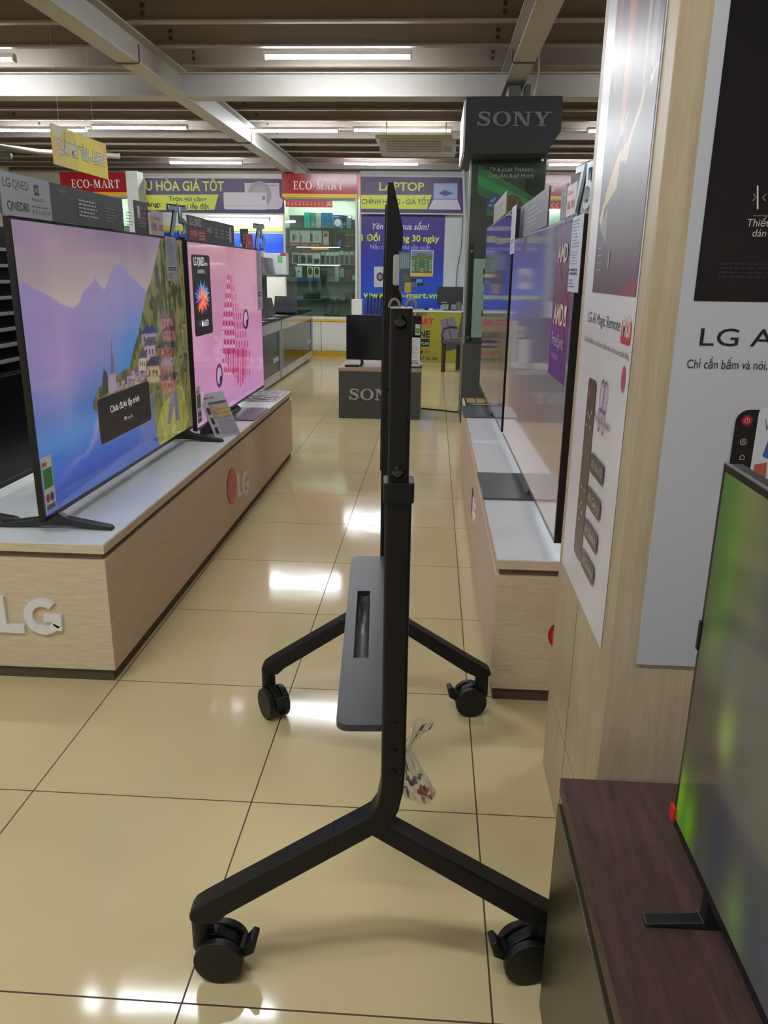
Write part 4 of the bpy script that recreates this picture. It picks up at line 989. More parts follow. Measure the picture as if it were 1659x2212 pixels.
# ================================================================== dark cabinet and television at the lower right
cb = thing('tv_cabinet', 'low dark brown wooden cabinet in the lower right corner', 'cabinet', (.246, -.20, 0))
obj('body', B((.0, .62, .012, 1.395, 0, .462)), M((58, 54, 40), .32, var=.15, scale=3), cb, bevel=.001)
obj('groove', B((.012, .62, .02, 1.39, .462, .474)), M((24, 22, 18), .6), cb)
obj('top_board', B((.004, .64, 0, 1.41, .474, .505)), WENGE, cb, bevel=.001)
W5, H5, Z5 = .97, .565, .055
T5 = (.398, 1.032-W5/2, .505)
t5 = thing('television', 'television with a blurred green picture on the dark brown cabinet', 'television', T5, -PI/2+math.radians(.8))
tv_body(t5, W5, H5, Z5, dp=.022)
obj('frame_edge', B((-W5/2, W5/2, -.0032, .001, Z5+H5, Z5+H5+.002)), M((150, 154, 150), .3, metal=.6), t5)
swf, shf = W5-2*bz, H5-bz-.016
p = Pic(220, 128, None); p.a[:] = (44, 43, 38)
xs = np.linspace(0, 1, p.w)[None, :]; ys = np.linspace(0, 1, p.h)[:, None]
def blob(cx, cy, rx, ry, c, a=.9, rot=0.0):
    c = [v*.68 for v in c] if max(c)-min(c) < 24 else c
    dx, dy = xs-cx, ys-cy; X_ = dx*math.cos(rot)+dy*math.sin(rot); Y_ = -dx*math.sin(rot)+dy*math.cos(rot)
    m_ = (a*np.exp(-(X_/rx)**2-(Y_/ry)**2))[..., None]; p.a = p.a*(1-m_)+np.array(c)*m_
for bl in ((.02, .05, .05, .35, (52, 78, 36), .9), (.06, .20, .03, .3, (48, 84, 24), .8), (.10, .05, .06, .25, (84, 92, 50), .8), (.16, .12, .05, .3, (86, 92, 58), .7), (.22, .25, .08, .5, (98, 94, 92), .8), (.04, .42, .03, .14, (62, 76, 44), .9), (.12, .42, .05, .1, (96, 102, 96), .7), (.03, .58, .05, .07, (70, 62, 56), .9), (.13, .60, .03, .10, (92, 104, 56), .9), (.10, .72, .05, .06, (70, 58, 54), .8), (.22, .75, .07, .1, (84, 78, 84), .8), (.01, .93, .018, .10, (74, 118, 10), .95), (.05, .95, .03, .10, (62, 106, 6), .95), (.12, .97, .03, .12, (66, 74, 66), .8), (.16, .86, .03, .12, (56, 58, 70), .8), (.24, .93, .04, .10, (74, 92, 46), .8), (.30, .90, .05, .12, (66, 72, 80), .8), (.42, .90, .08, .15, (104, 96, 112), .9), (.40, .55, .12, .2, (86, 100, 60), .8), (.60, .4, .2, .3, (110, 104, 110), .7), (.75, .7, .2, .2, (70, 100, 40), .7)):
    blob(*bl)
p.a = np.clip(p.a*(1.22+.2*p.noise(5, 5, 4)[..., None]), 0, 255)
p.mesh('screen', (-swf/2, -.0035, Z5+H5-bz), (1, 0, 0), (0, 0, 1), swf, shf, LITDIM, t5)
for s in (-1, 1): obj('leg', prism([(-.078, 0), (-.078, .006), (.0, .012), (.0, Z5+.002), (.012, Z5+.002), (.02, .012), (.10, .006), (.10, 0)], 'x', s*.345-.010, s*.345+.010), BLACK, t5, bevel=.002)
tgz = Art((0, -.006, 0), (1, 0, 0), (0, 0, 1), gap=.001)
obj('red_tag', B((-W5/2-.004, -W5/2+.012, -.0085, -.0035, Z5+.010, Z5+.034)), M((214, 48, 44), .4), t5, bevel=.001)
emb = Art((-W5/2-.004, 0, 0), (0, -1, 0), (0, 0, 1)); emb.lines(.0042, Z5+.017, .008, Z5+.026, 2, (240, 226, 220), .6, .1); emb.build('tag_print', t5)
obj('corner_clip', B((-W5/2-.003, -W5/2+.004, -.006, .02, Z5+H5*.52, Z5+H5*.60)), BLACK, t5, bevel=.002)

# ================================================================== dark low stand with its television, mid aisle
SY = 7.505
ss = thing('display_stand', 'low dark grey display stand with silver letters, mid aisle behind the black mast', 'display stand', (-.892, SY, 0))
obj('body', B((0, .785, 0, .62, 0, .455)), M((70, 71, 69), .45), ss, bevel=.001)
obj('top_board', B((-.004, .79, -.004, .625, .455, .488)), wood('brown_top_board', (176, 158, 138), (150, 132, 114), (2, 12, 12)), ss, bevel=.001)
q, wd = serif('SONY', 1.12); hS = ony(795, 840, SY).z-ony(795, 864, SY).z; xS = ony(754, 862, SY).x+.892
raised(ss, [[(x*hS, y*hS) for x, y in p_] for p_ in q], (xS, 0, ony(795, 864, SY).z), (1, 0, 0), (0, 0, 1), .006, M((176, 178, 180), .4), 'lettering')
tvs = thing('television', 'small switched off television on the dark grey stand', 'television', (-.478, SY+.20, .488))
tv_body(tvs, .725, .425, .055)
obj('screen', B((-.354, .354, -.0045, -.003, .071, .47)), M((12, 14, 26), .10, var=0), tvs)
for s in (-1, 1): obj('leg', prism([(-.12, 0), (-.12, .008), (0, .03), (0, .06), (.03, .06), (.10, .008), (.10, 0)], 'x', s*.21-.012, s*.21+.012), BLACK, tvs, bevel=.002)
a = Art((0, -.005, 0), (1, 0, 0), (0, 0, 1)); a.rect(.305, .30, .352, .40, (200, 214, 206)); a.rect(.308, .315, .349, .365, (72, 150, 90)); a.text('32', .312, .376, .014, (70, 70, 74), width=.03); a.build('energy_sticker', tvs)
t, a = board('price_sheet', 'white price sheet on a dark base, right end of the dark grey stand', (-.215, SY+.06, .505), (1, 0, 0), .095, .27, .003, (214, 216, 220), 'price sheet')
a.lines(.01, .08, .085, .26, 9, (150, 152, 160), .3, .4); a.lines(.01, .02, .085, .06, 2, (70, 74, 84), .5, .2); a.build('printed_lettering', t, t.location)
obj('base', B((-.01, .115, -.02, .05, -.017, 0)), M((44, 46, 48), .4), t, bevel=.002)
rc = thing('remote_control', 'short black remote control lying on the dark grey stand', 'remote control', (-.77, SY+.07, .488), .1)
obj('body', prism(rrect(-.07, -.022, .07, .022, .01), 'z', 0, .018), BLACK, rc, bevel=.003)
tag(obj('paper_tag', B((0, .16, 0, .09, 0, .004)), M((120, 140, 126), .5), None, loc=(-.46, SY+.03, .488)), 'greenish grey slip of paper lying under the small television', 'paper')
tag(obj('floor_cable', tube([(-.10, 8.15, .006), (.1, 8.06, .006), (.25, 7.98, .006), (.40, 7.97, .006), (.46, 8.2, .006)], .008), BLACK), 'black cable lying across the floor right of the dark grey stand', 'cable')

# ================================================================== dark pillar with the big sign box
PY = 7.40
pz = lambda x, y: ony(x, y, PY)
po = thing('display_pillar', 'dark grey square pillar with a picture panel, under the sign box', 'pillar', (.29, PY, 0))
GR = M((62, 67, 68), .4)
obj('post', B((0, .64, 0, .60, 0, 2.36)), GR, po, bevel=.002)
obj('base_skirt', B((-.012, .65, -.012, .61, 0, .74)), M((66, 69, 70), .4), po, bevel=.002)
obj('corner_strip', B((-.02, -.001, -.016, .03, .74, 2.34)), M((150, 156, 156), .3, metal=.4), po)
x0, z1 = pz(1041, 352).x-.29, pz(1041, 326).z; zb_ = pz(1041, 556).z
pan = obj('picture_panel', B((.045, .615, -.012, 0, .76, 2.33)), M((44, 50, 50), .4), po)
A = Art((.29, PY-.012, 0), (1, 0, 0), (0, 0, 1), gloss=.35)
uL, uR = .055, .60
vT, vB = z1, zb_
A.rect(uL, vB, uR, vT, (52, 56, 56))
A.quads([[(uL, vT-(vT-vB)*a0), (uL+(uR-uL)*a2, vT-(vT-vB)*a3), (uL+(uR-uL)*a2, vT-(vT-vB)*a4), (uL, vT-(vT-vB)*a1)] for a0, a1, a2, a3, a4 in ((.13, .40, .9, .42, .60),)], (46, 150, 92))
A.quads([[(uL, vT-(vT-vB)*.22), (uL+(uR-uL)*.85, vT-(vT-vB)*.46), (uL+(uR-uL)*.95, vT-(vT-vB)*.54), (uL, vT-(vT-vB)*.31)]], (54, 206, 112))
A.rect(uL, vB, uR, vT-(vT-vB)*.62, (62, 52, 92)); A.quads([[(uL, vT-(vT-vB)*.62), (uR, vT-(vT-vB)*.56), (uR, vT-(vT-vB)*.68), (uL, vT-(vT-vB)*.66)]], (60, 40, 46))
A.quads([[(uL+.09, vT-(vT-vB)*.50), (uL+.30, vT-(vT-vB)*.50), (uL+.30, vT-(vT-vB)*.60), (uL+.09, vT-(vT-vB)*.60)]], (64, 160, 110))
A.poly([(A.px(1106, 455)[0]+.10*math.cos(t), A.px(1106, 455)[1]+.13*math.sin(t)) for t in [PI*i/16 for i in range(17)]], (150, 80, 66))
e = A.px(1067, 437); A.ell(e[0], e[1], .068, .068, (56, 88, 206)); 
for dx, dy, r_ in ((-.015, .01, .02), (.02, -.02, .016), (-.03, -.025, .018), (.005, .03, .014)): A.ell(e[0]+dx, e[1]+dy, r_, r_*.7, (190, 214, 246))
A.serif('SONY', *A.px(1053, 344), A.px(1053, 338.5)[1]-A.px(1053, 344)[1], (246, 248, 248), width=.115)
A.ptext('BRAVIA', (1124, 344), (1156, 344), (1124, 339), (140, 140, 142)); A.ptext('TV & LOA THANH', (1057, 370), (1150, 369), (1057, 362), (246, 248, 248)); A.ptext('CHUẨN RẠP PHIM', (1055, 384), (1151, 382), (1055, 376), (246, 248, 248))
A.rect(uL, .80, uR, vB-.012, (226, 236, 234))
for px_, py_ in ((1044, 585), (1044, 605), (1040, 676)): q = A.px(px_, py_); A.rect(q[0], q[1]-.03, q[0]+.08, q[1]+.02, (52, 58, 66)); A.rect(q[0]+.02, q[1]-.015, q[0]+.06, q[1]+.005, (150, 156, 160))
q = A.px(1041, 632); A.quads([[(q[0]+x, q[1]+y) for x, y in s_] for s_ in (R4(0, 0, .10, .004), R4(0, -.05, .10, -.046), R4(0, -.05, .004, .004))], (80, 88, 90))
A.build('printed_picture', po, po.location)
obj('glass_cover', B((.0, .63, -.026, -.022, .76, 2.335)), GLASS, po)
for xx in (.028, .60):
    for zz in (.80, 1.55, 2.30): obj('standoff_bolt', cyl((xx, zz), 'y', .011, -.034, 0, n=16), CHROME, po)
hb = thing('sign_box', 'big dark sign box with grey letters hanging at the top of the pillar', 'sign', (.18, PY-.34, 0))
HY = PY-.34
P_ = [ony(1008, 208, HY), ony(1216, 207, HY), ony(1212, 283, HY), ony(1186, 322, HY), ony(1186, 330, HY), ony(1002, 334, HY)]
prof = [(v.x-.18, v.z) for v in P_]
obj('box', prism(prof, 'y', 0, 1.0), M((30, 30, 34), .5), hb, bevel=.002)
obj('side_trim', B((prof[0][0]-.016, prof[0][0]-.001, -.002, .98, prof[-1][1]+.02, prof[0][1]-.03)), M((206, 210, 204), .4), hb)
q, wd = serif('SONY', 1.12); hS = ony(1110, 242, HY).z-ony(1110, 273, HY).z; kx = (ony(1188, 270, HY).x-ony(1030, 270, HY).x)/wd
raised(hb, [[(x*kx, y*hS) for x, y in p_] for p_ in q], (ony(1030, 272, HY).x-.18, 0, ony(1110, 272.5, HY).z), (1, 0, 0), (0, 0, 1), .010, M((120, 120, 124), .5), 'lettering')
obj('hanger', B((.38, .48, .2, .5, prof[0][1], 2.86), (.52, .56, .2, .4, prof[0][1], 2.86)), M((92, 92, 92), .4, metal=.5), hb)
tag(obj('ceiling_cable', tube([(.73, 7.25, 2.60), (.735, 7.22, 2.70), (.765, 7.2, 2.78), (.79, 7.2, 2.95), (.78, 7.2, 3.07)], .012), M((196, 190, 176), .5)), 'cream cables rising from the sign box to the ceiling', 'cable')

# ================================================================== hanging sign, air conditioner
hx = -2.896; ha = ony(108, 263, 6.25)
hg = thing('hanging_sign', 'yellow hanging sign with white lettering below the ceiling on the left', 'sign', (hx, 6.25, 2.11))
obj('board', B((-.006, 0, 0, 1.03, 0, .285)), M((222, 206, 50), .6), hg, bevel=.001)
A = Art((hx, 6.25, 2.11), (0, 1, 0), (0, 0, 1), gloss=.6)
A.rect(0, .0, .22, .285, (206, 180, 96)); A.rect(.22, 0, .42, .285, (208, 194, 70)); A.rect(.80, 0, 1.03, .285, (222, 206, 40)); A.quads([[(.80, .285), (1.03, .285), (1.03, .16), (.95, .20)]], (226, 178, 60)); A.quads([[(0, .285), (.25, .285), (.12, .2), (0, .2)]], (206, 200, 170))  # paler left end and top-left corner are glare painted into the print
A.text('QUẦY MÁY TÍNH - LAPTOP', .085, .095, .09, (60, 56, 72), width=.905, bold=.05); A.text('QUẦY MÁY TÍNH - LAPTOP', .088, .095, .09, (236, 234, 240), width=.90, bold=.0)
A.build('printed_lettering', hg, hg.location)
obj('string', tube([(-.003, .155, .28), (-.003, .155, .972)], .0012, n=5), M((190, 188, 180), .5), hg); obj('string', tube([(-.003, .80, .28), (-.003, .80, .972)], .0012, n=5), M((190, 188, 180), .5), hg)
AYc = 10.0; f = lambda x, y: ony(x, y, AYc)
ac = thing('air_conditioner', 'long white air conditioner hanging under the ceiling above the laptop banner', 'air conditioner', (-.30, AYc, 0))
zt, zm, zb2 = f(900, 291).z, f(900, 299).z, f(900, 330).z
obj('top_tray', B((f(810, 295).x+.30, f(977, 295).x+.30, 0, .6, zm, zt)), M((214, 206, 178), .4), ac, bevel=.004)
obj('cabinet', prism([(0, zm), (.06, zb2), (.58, zb2+.03), (.58, zm)], 'x', f(820, 310).x+.30, f(985, 310).x+.30), M((196, 196, 190), .4), ac, bevel=.006)
obj('intake_grille', B(*[(f(836, 310).x+.30, f(955, 310).x+.30, .008+.0085*k, .03+.0085*k, zm-.035-k*.026, zm-.027-k*.026) for k in range(5)]), M((140, 138, 132), .5), ac)
obj('side_cap', B((f(958, 310).x+.30, f(976, 310).x+.30, .03, .08, zb2+.02, zm-.03)), M((150, 150, 146), .4), ac, bevel=.004)
obj('hanger_rod', B((-.34, -.325, .28, .295, zt, 3.08), (.37, .385, .28, .295, zt, 3.08)), M((150, 146, 138), .4), ac)

# ================================================================== far wall: cabinets, banners, poster
BY = 13.35
b = lambda x, y: ony(x, y, BY)
RED = (170, 38, 44); YEL = (236, 186, 20)
def wall_cabinet(label, x0, lower=True):
    t = thing('glass_cabinet', label, 'cabinet', (x0, BY, 0), group='tall glass cabinets with red crowns')
    LED = M((235, 248, 250), .4, var=0, emit=60.0)
    wd = 1.205
    obj('crown', B((0, wd, -.04, .40, 2.545, 2.845)), M(RED, .16, var=.03), t, bevel=.002)
    obj('crown_stripe', B((-.001, wd+.001, -.042, .40, 2.485, 2.544)), M(YEL, .3), t)
    a = Art((x0, BY-.04, 0), (1, 0, 0), (0, 0, 1), gloss=.3); a.serif('ECO-MART', .185, 2.605, .125, (240, 236, 234), width=.80); a.build('crown_lettering', t, t.location)
    obj('back_panel', B((.02, wd-.02, .385, .40, .08, 2.485)), M((176, 192, 184), .5), t)
    for s in (0, 1): obj('side_frame', B((s*(wd-.03), s*(wd-.03)+.03, -.01, .40, .08, 2.485)), M((220, 224, 218), .35), t, bevel=.001)
    for z in (2.035, 1.752, 1.475, 1.205, .906): obj('shelf', B((.032, wd-.032, .02, .38, z-.008, z)), GREENGLASS, t)
    obj('glass_front', B((.032, wd-.032, -.004, 0, .66, 2.47)), GLASS, t)
    obj('ledge', B((0, wd, -.03, .40, .60, .645)), M((226, 226, 218), .35), t, bevel=.001); obj('ledge_stripe', B((0, wd, -.032, .38, .565, .60)), M(YEL, .35), t)
    for s in (0, 1): obj('lower_door', B((.004+s*wd/2, wd/2-.004+s*wd/2, -.02, .38, .085, .562)), M((222, 222, 212), .4), t, bevel=.002)
    obj('plinth_strip', B((0, wd, -.012, .38, 0, .082)), M((214, 172, 30), .4), t)
    obj('added_valance', B((.03, wd-.03, .0, .004, 2.445, 2.485)), M((206, 210, 206), .4), t)  # lip added only to hide the lamp behind it
    obj('added_cabinet_light', B((.10, wd-.10, .03, .06, 2.465, 2.48)), LED, t)  # unseen lamp added to brighten the cabinet inside
    for zz in (1.742, 1.465): obj('shelf_light', B((.21, .92, .022, .036, zz-.008, zz)), M((235, 248, 250), .4, var=0, emit=5.0), t)
    return t
XK = b(614.5, 600).x
wall_cabinet('tall glass cabinet full of boxes under a red crown, left of the laptop banner', XK)
wall_cabinet('tall glass cabinet with red crown at far left, behind the yellow hanging sign', b(133, 400).x)
wall_cabinet('tall glass cabinet with red crown at far right, behind the dark pillar', b(1232, 400).x-1.205)
# stickers on the glass
st = thing('red_sticker', 'long red arrow sticker across the top of the middle glass cabinet', 'sticker', (XK+.045, BY-.006, 2.345))
obj('film', B((0, .76, -.001, 0, 0, .105)), M((206, 60, 58), .4), st)
A = Art((XK+.045, BY-.007, 2.345), (1, 0, 0), (0, 0, 1))
for k in range(10): A.line([(.055+k*.062, .085), (.035+k*.062, .055), (.055+k*.062, .025)], .008, (236, 206, 200))
A.text('DƯ', .665, .025, .06, (236, 224, 220), width=.085, bold=.03); A.build('printed_arrows', st, st.location)
xr = b(1178, 440).x
st = thing('red_sticker', 'red arrow sticker under the red crown at the far right', 'sticker', (xr, BY-.006, b(1180, 451).z)); hh = b(1180, 437).z-b(1180, 451).z
obj('film', B((0, .26, -.001, 0, 0, hh)), M((214, 60, 58), .4), st); A = Art((xr, BY-.007, b(1180, 451).z), (1, 0, 0), (0, 0, 1))
for k in range(3): A.line([(.06+k*.07, hh*.85), (.02+k*.07, hh*.5), (.06+k*.07, hh*.15)], .012, (240, 224, 220))
A.build('printed_arrows', st, st.location)
tag(obj('yellow_sticker', B((0, .29, -.001, 0, 0, .035)), M((214, 186, 70), .4), None, loc=(XK+.45, BY-.006, 1.70)), 'narrow yellow price strip on the glass above the white phone boxes', 'sticker')

# goods on the cabinet shelves
def gx(zx): return XK + (zx-40)*.00748*180/1422+.018
def gz(zy): return None
SH = {1: (2.035, 550), 2: (1.752, 857), 3: (1.475, 1158), 4: (1.205, 1465), 5: (.906, 1790), 6: (.645, 2095)}
def boxg(kind, shelf, x0, x1, topy, c, label, cat, y=.10, dp=.12, face=None, group=None, lift=0.0, rough=.5):
    z0, py = SH[shelf]; h = (py-topy)*.00718*280/2212 - lift; w_ = (x1-x0)*.00748*180/1422
    t = thing(kind, label, cat, (gx(x0), BY+y, z0+lift), group=group)
    obj('carton', B((.002, w_-.002, 0, dp, 0, h)), M(c, rough), t, bevel=.002)
    if face:
        A = Art((gx(x0), BY+y, z0+lift), (1, 0, 0), (0, 0, 1)); face(A, w_, h); A.build('printed_front', t, t.location)
    return t
G1 = 'product boxes in the middle glass cabinet'
boxg('product_box', 1, 112, 355, 335, (66, 72, 72), 'wide dark grey box at the left end of the top cabinet shelf', 'box', group=G1)
boxg('product_box', 1, 362, 470, 285, (40, 140, 132), 'bright teal box on the top cabinet shelf', 'box', group=G1)
boxg('product_box', 1, 474, 558, 290, (54, 112, 112), 'dull dark teal box beside the bright teal one on the top cabinet shelf', 'box', group=G1, face=lambda A, w_, h: A.ell(w_*.6, h*.25, w_*.2, w_*.2, (150, 180, 170)))
boxg('product_box', 1, 562, 660, 292, (140, 150, 148), 'light grey box in the middle of the top cabinet shelf', 'box', group=G1)
boxg('product_box', 1, 664, 850, 288, (36, 92, 140), 'wide plain blue box on the top cabinet shelf', 'box', group=G1)
boxg('product_box', 1, 864, 1034, 322, (40, 60, 130), 'dark blue box printed with a white disc on the top cabinet shelf', 'box', group=G1, face=lambda A, w_, h: (A.rect(w_*.7, 0, w_, h*.4, (60, 140, 200)), A.ell(w_*.48, h*.42, w_*.36, w_*.36, (206, 214, 210)), A.rect(w_*.12, h*.84, w_*.6, h*.88, (190, 200, 210))))
boxg('product_box', 1, 1040, 1088, 330, (44, 48, 60), 'slim black box right of the white disc box', 'box', group=G1, face=lambda A, w_, h: (A.rect(w_*.2, h*.25, w_*.7, h*.36, (190, 194, 196)), A.rect(w_*.35, h*.42, w_*.6, h*.47, (190, 194, 196))))
boxg('product_box', 1, 1092, 1182, 330, (96, 130, 136), 'grey teal box near the right end of the top cabinet shelf', 'box', group=G1)
boxg('product_box', 1, 1188, 1236, 400, (52, 60, 66), 'short dark box near the right end of the top cabinet shelf', 'box', group=G1)
boxg('product_box', 1, 1240, 1284, 315, (196, 186, 160), 'cream box at the right end of the top cabinet shelf', 'box', group=G1)
def cambox(k):
    def f_(A, w_, h):
        A.rect(0, 0, w_, h*.25, (190, 70, 62)); A.rect(w_*.06, h*.08, w_*.7, h*.12, (226, 190, 180))
        if k == 0: A.rect(w_*.25, h*.35, w_*.5, h*.75, (60, 64, 74)); A.rect(w_*.5, h*.45, w_*.7, h*.8, (150, 156, 160))
        if k == 1: A.ell(w_*.45, h*.55, w_*.26, h*.18, (214, 200, 190)); A.rect(w_*.05, h*.3, w_*.16, h*.7, (80, 84, 90))
        if k == 2: A.ell(w_*.55, h*.58, w_*.18, h*.22, (196, 176, 166)); A.rect(w_*.0, h*.3, w_*.18, h*.8, (50, 52, 60))
    return f_
boxg('product_box', 2, 112, 285, 590, (206, 206, 204), 'white and red box, leftmost on the second cabinet shelf', 'box', face=cambox(0), group=G1)
boxg('product_box', 2, 290, 468, 588, (210, 208, 204), 'white and red box, second from the left on the second cabinet shelf', 'box', face=cambox(1), group=G1)
boxg('product_box', 2, 474, 668, 588, (208, 208, 206), 'white and red box with a small portrait on the second cabinet shelf', 'box', face=cambox(2), group=G1)
boxg('product_box', 2, 682, 792, 596, (196, 190, 180), 'narrow white box with a red top on the second cabinet shelf', 'box', group=G1, face=lambda A, w_, h: (A.rect(0, 0, w_, h*.12, (196, 84, 70)), A.rect(w_*.3, h*.25, w_*.75, h*.6, (226, 222, 204)), A.ell(w_*.5, h*.75, w_*.3, h*.12, (190, 46, 44))))
boxg('product_box', 2, 800, 858, 680, (60, 58, 44), 'thin dark olive box on the second cabinet shelf', 'box', group=G1)
boxg('product_box', 2, 864, 935, 680, (60, 62, 62), 'thin dark grey box on the second cabinet shelf', 'box', group=G1)
boxg('product_box', 2, 946, 1064, 618, (100, 36, 52), 'dark red box behind the small blue box on the second cabinet shelf', 'box', y=.16, group=G1)
boxg('product_box', 2, 950, 1012, 732, (54, 110, 180), 'small blue box standing in front of the dark red one', 'box', y=.05, dp=.06, group=G1)
boxg('product_box', 2, 1070, 1254, 648, (62, 60, 48), 'large dark box with a yellow edge at the right of the second cabinet shelf', 'box', group=G1, face=lambda A, w_, h: (A.rect(0, h*.92, w_, h, (170, 156, 60)), A.rect(0, 0, w_*.55, h*.08, (206, 190, 50)), A.ell(w_*.6, h*.45, w_*.25, w_*.25, (50, 56, 66)), A.ell(w_*.68, h*.45, w_*.04, w_*.04, (190, 200, 206))))
ph = [(142, 270, 930), (278, 392, 935), (396, 512, 935), (516, 636, 935), (644, 724, 945), (729, 806, 948), (810, 886, 948), (890, 970, 945), (975, 1056, 920), (1061, 1140, 940), (1150, 1234, 930), (1240, 1284, 930)]
nm_ = ['first', 'second', 'third', 'fourth', 'fifth', 'sixth', 'seventh', 'eighth', 'ninth', 'tenth', 'eleventh', 'twelfth']
for i, (x0_, x1_, ty) in enumerate(ph):
    def f_(A, w_, h, i=i):
        if i < 4: A.rect(0, h*.84, w_, h, (150, 50, 46))
        A.rect(w_*.14, h*(.08 if i < 3 else .05), w_*.86, h*(.72 if i != 3 else .42), (52, 52, 58) if i not in (7, 8) else (62, 60, 78))
    boxg('phone_box', 3, x0_, x1_, ty, (206, 206, 198), 'white boxed handset on the third cabinet shelf, %s from the left' % nm_[i], 'box', face=f_, group='white phone boxes in the middle glass cabinet')
boxg('product_box', 4, 198, 632, 1402, (40, 96, 176), 'flat blue box lying on the fourth cabinet shelf', 'box', group=G1)
lf = (1465-1402)*.00718*280/2212+.002
boxg('product_box', 4, 205, 312, 1208, (206, 216, 208), 'white box with a loose lid on top of the flat blue box', 'box', group=G1, lift=lf, face=lambda A, w_, h: (A.rect(-.01, h*.66, w_, h*.98, (222, 224, 222)), A.rect(w_*.35, h*.45, w_*.6, h*.6, (60, 64, 60))))
for i, (x0_, x1_) in enumerate(((402, 510), (522, 628))):
    boxg('product_box', 4, x0_, x1_, 1212, (206, 196, 150), ('cream box with a black oval on the flat blue box, left of the two', 'cream box with a black oval on the flat blue box, right of the two')[i], 'box', group=G1, lift=lf, face=lambda A, w_, h: (A.ell(w_*.5, h*.58, w_*.34, h*.34, (40, 40, 42)), A.rect(w_*.35, h*.5, w_*.65, h*.54, (130, 130, 120))))
boxg('speaker_box', 4, 642, 742, 1278, (40, 46, 44), 'black box with a rough front beside the flat blue box', 'box', group=G1, face=lambda A, w_, h: (A.ell(w_*.5, h*.6, w_*.25, h*.2, (60, 66, 64)), A.rect(w_*.68, h*.56, w_*.8, h*.6, (190, 196, 190))))
boxg('product_box', 4, 892, 966, 1190, (160, 176, 166), 'pale cup shaped package on the fourth cabinet shelf', 'box', group=G1)
boxg('product_box', 4, 972, 1056, 1235, (146, 166, 140), 'pale green package on a dark base on the fourth cabinet shelf', 'box', group=G1, face=lambda A, w_, h: A.rect(0, 0, w_, h*.35, (44, 54, 60)))
boxg('product_box', 4, 1062, 1195, 1258, (84, 70, 66), 'brown patterned package on the fourth cabinet shelf', 'box', group=G1)
boxg('product_box', 4, 1200, 1282, 1356, (200, 214, 204), 'small white and teal package at the right end of the fourth cabinet shelf', 'box', y=.05, group=G1, face=lambda A, w_, h: A.rect(0, 0, w_, h*.35, (40, 130, 116)))
boxg('set_top_box', 5, 328, 616, 1682, (52, 60, 58), 'long black device on the fifth cabinet shelf', 'device', group=G1, lift=.01, face=lambda A, w_, h: A.rect(w_*.05, h*.4, w_*.95, h*.5, (90, 100, 96)))
boxg('set_top_box', 5, 1060, 1192, 1652, (58, 62, 60), 'dark box with papers on top at the right of the fifth cabinet shelf', 'device', group=G1)
boxg('set_top_box', 5, 1198, 1282, 1668, (64, 68, 64), 'dark device at the right end of the fifth cabinet shelf', 'device', group=G1)
for i, (x0_, x1_) in enumerate(((640, 700), (712, 790), (800, 860), (905, 985))): boxg('adapter', 5, x0_, x1_, 1758-i % 2*8, [(90, 104, 100), (70, 82, 92), (110, 120, 112), (86, 92, 88)][i], 'small grey adapter lying on the fifth cabinet shelf, %s of four' % nm_[i], 'adapter', y=.08, group='small adapters on the fifth cabinet shelf')
def router(x0_, x1_, label):
    z0, py = SH[6]; w_ = (x1_-x0_)*.00748*180/1422; t = thing('router', label, 'router', (gx(x0_), BY+.12, z0), group='routers at the cabinet bottom')
    obj('body', B((0, w_, 0, .10, 0, .025)), M((56, 62, 60), .4), t, bevel=.004)
    for s in (0, 1): obj('antenna', prism([(s*w_-.006, .02), (s*w_+.006, .02), (s*w_+.016+.02, .21), (s*w_+.008+.02, .21)], 'y', .08, .092), M((60, 66, 64), .4), t)
router(690, 800, 'dark router with two tilted antennas on the cabinet bottom, left of the pair'); router(835, 940, 'dark router with two tilted antennas on the cabinet bottom, right of the pair')
boxg('product_box', 6, 1225, 1282, 1950, (110, 52, 46), 'small brown red pack at the right end of the cabinet bottom', 'box', group=G1)

# ---- banners
VIO = (62, 40, 96)
def banner(label, x0, x1, z0, z1, yy=BY-.02):
    t = thing('banner', label, 'banner', (x0, yy, z0), group='purple banners with yellow lettering')
    obj('board', B((0, x1-x0, 0, .03, 0, z1-z0)), M(VIO, .35), t)
    obj('frame', B((0, x1-x0, -.01, .032, -.018, 0), (0, x1-x0, -.01, .032, z1-z0, z1-z0+.018)), M((206, 206, 204), .4), t)
    return t, Art((x0, yy, z0), (1, 0, 0), (0, 0, 1), gloss=.35)
LIME = (206, 216, 52)
xl, xr = b(318, 385).x-.03, b(613, 385).x-.005
t, A = banner('purple banner with white air conditioners, left of the red crowned middle cabinet', xl, xr, b(320, 459).z, b(320, 385).z)
wB, hB = xr-xl, b(320, 385).z-b(320, 459).z
a_ = A.px(315, 411); A.text('U HÒA GIÁ TỐT', a_[0], a_[1], A.px(315, 391)[1]-a_[1], LIME, width=A.px(484, 410)[0]-a_[0], bold=.018)
q = A.pxs((318, 421), (472, 420), (463, 453), (318, 454)); A.poly([(0, q[3][1]), (q[2][0], q[2][1]), (q[1][0], q[1][1]), (0, q[0][1])], LIME)
A.ptext('àng:', (316, 446), (347, 444), (316, 436), (40, 36, 40), bold=.03)
A.ptext('Trọn gói công', (365, 434), (446, 434), (365, 424.5), (56, 56, 44), bold=.02); A.ptext('& vật tư lắp đặt', (361, 450), (452, 449), (361, 440), (56, 56, 44), bold=.02)
A.ppoly([(528, 395), (603, 395), (604, 424), (611, 432), (609, 447), (602, 452), (530, 452)], (196, 188, 202)); e = A.px(561, 420); A.ell(e[0], e[1], .19, .20, (150, 146, 156)); A.ell(e[0], e[1], .12, .13, (166, 160, 170))
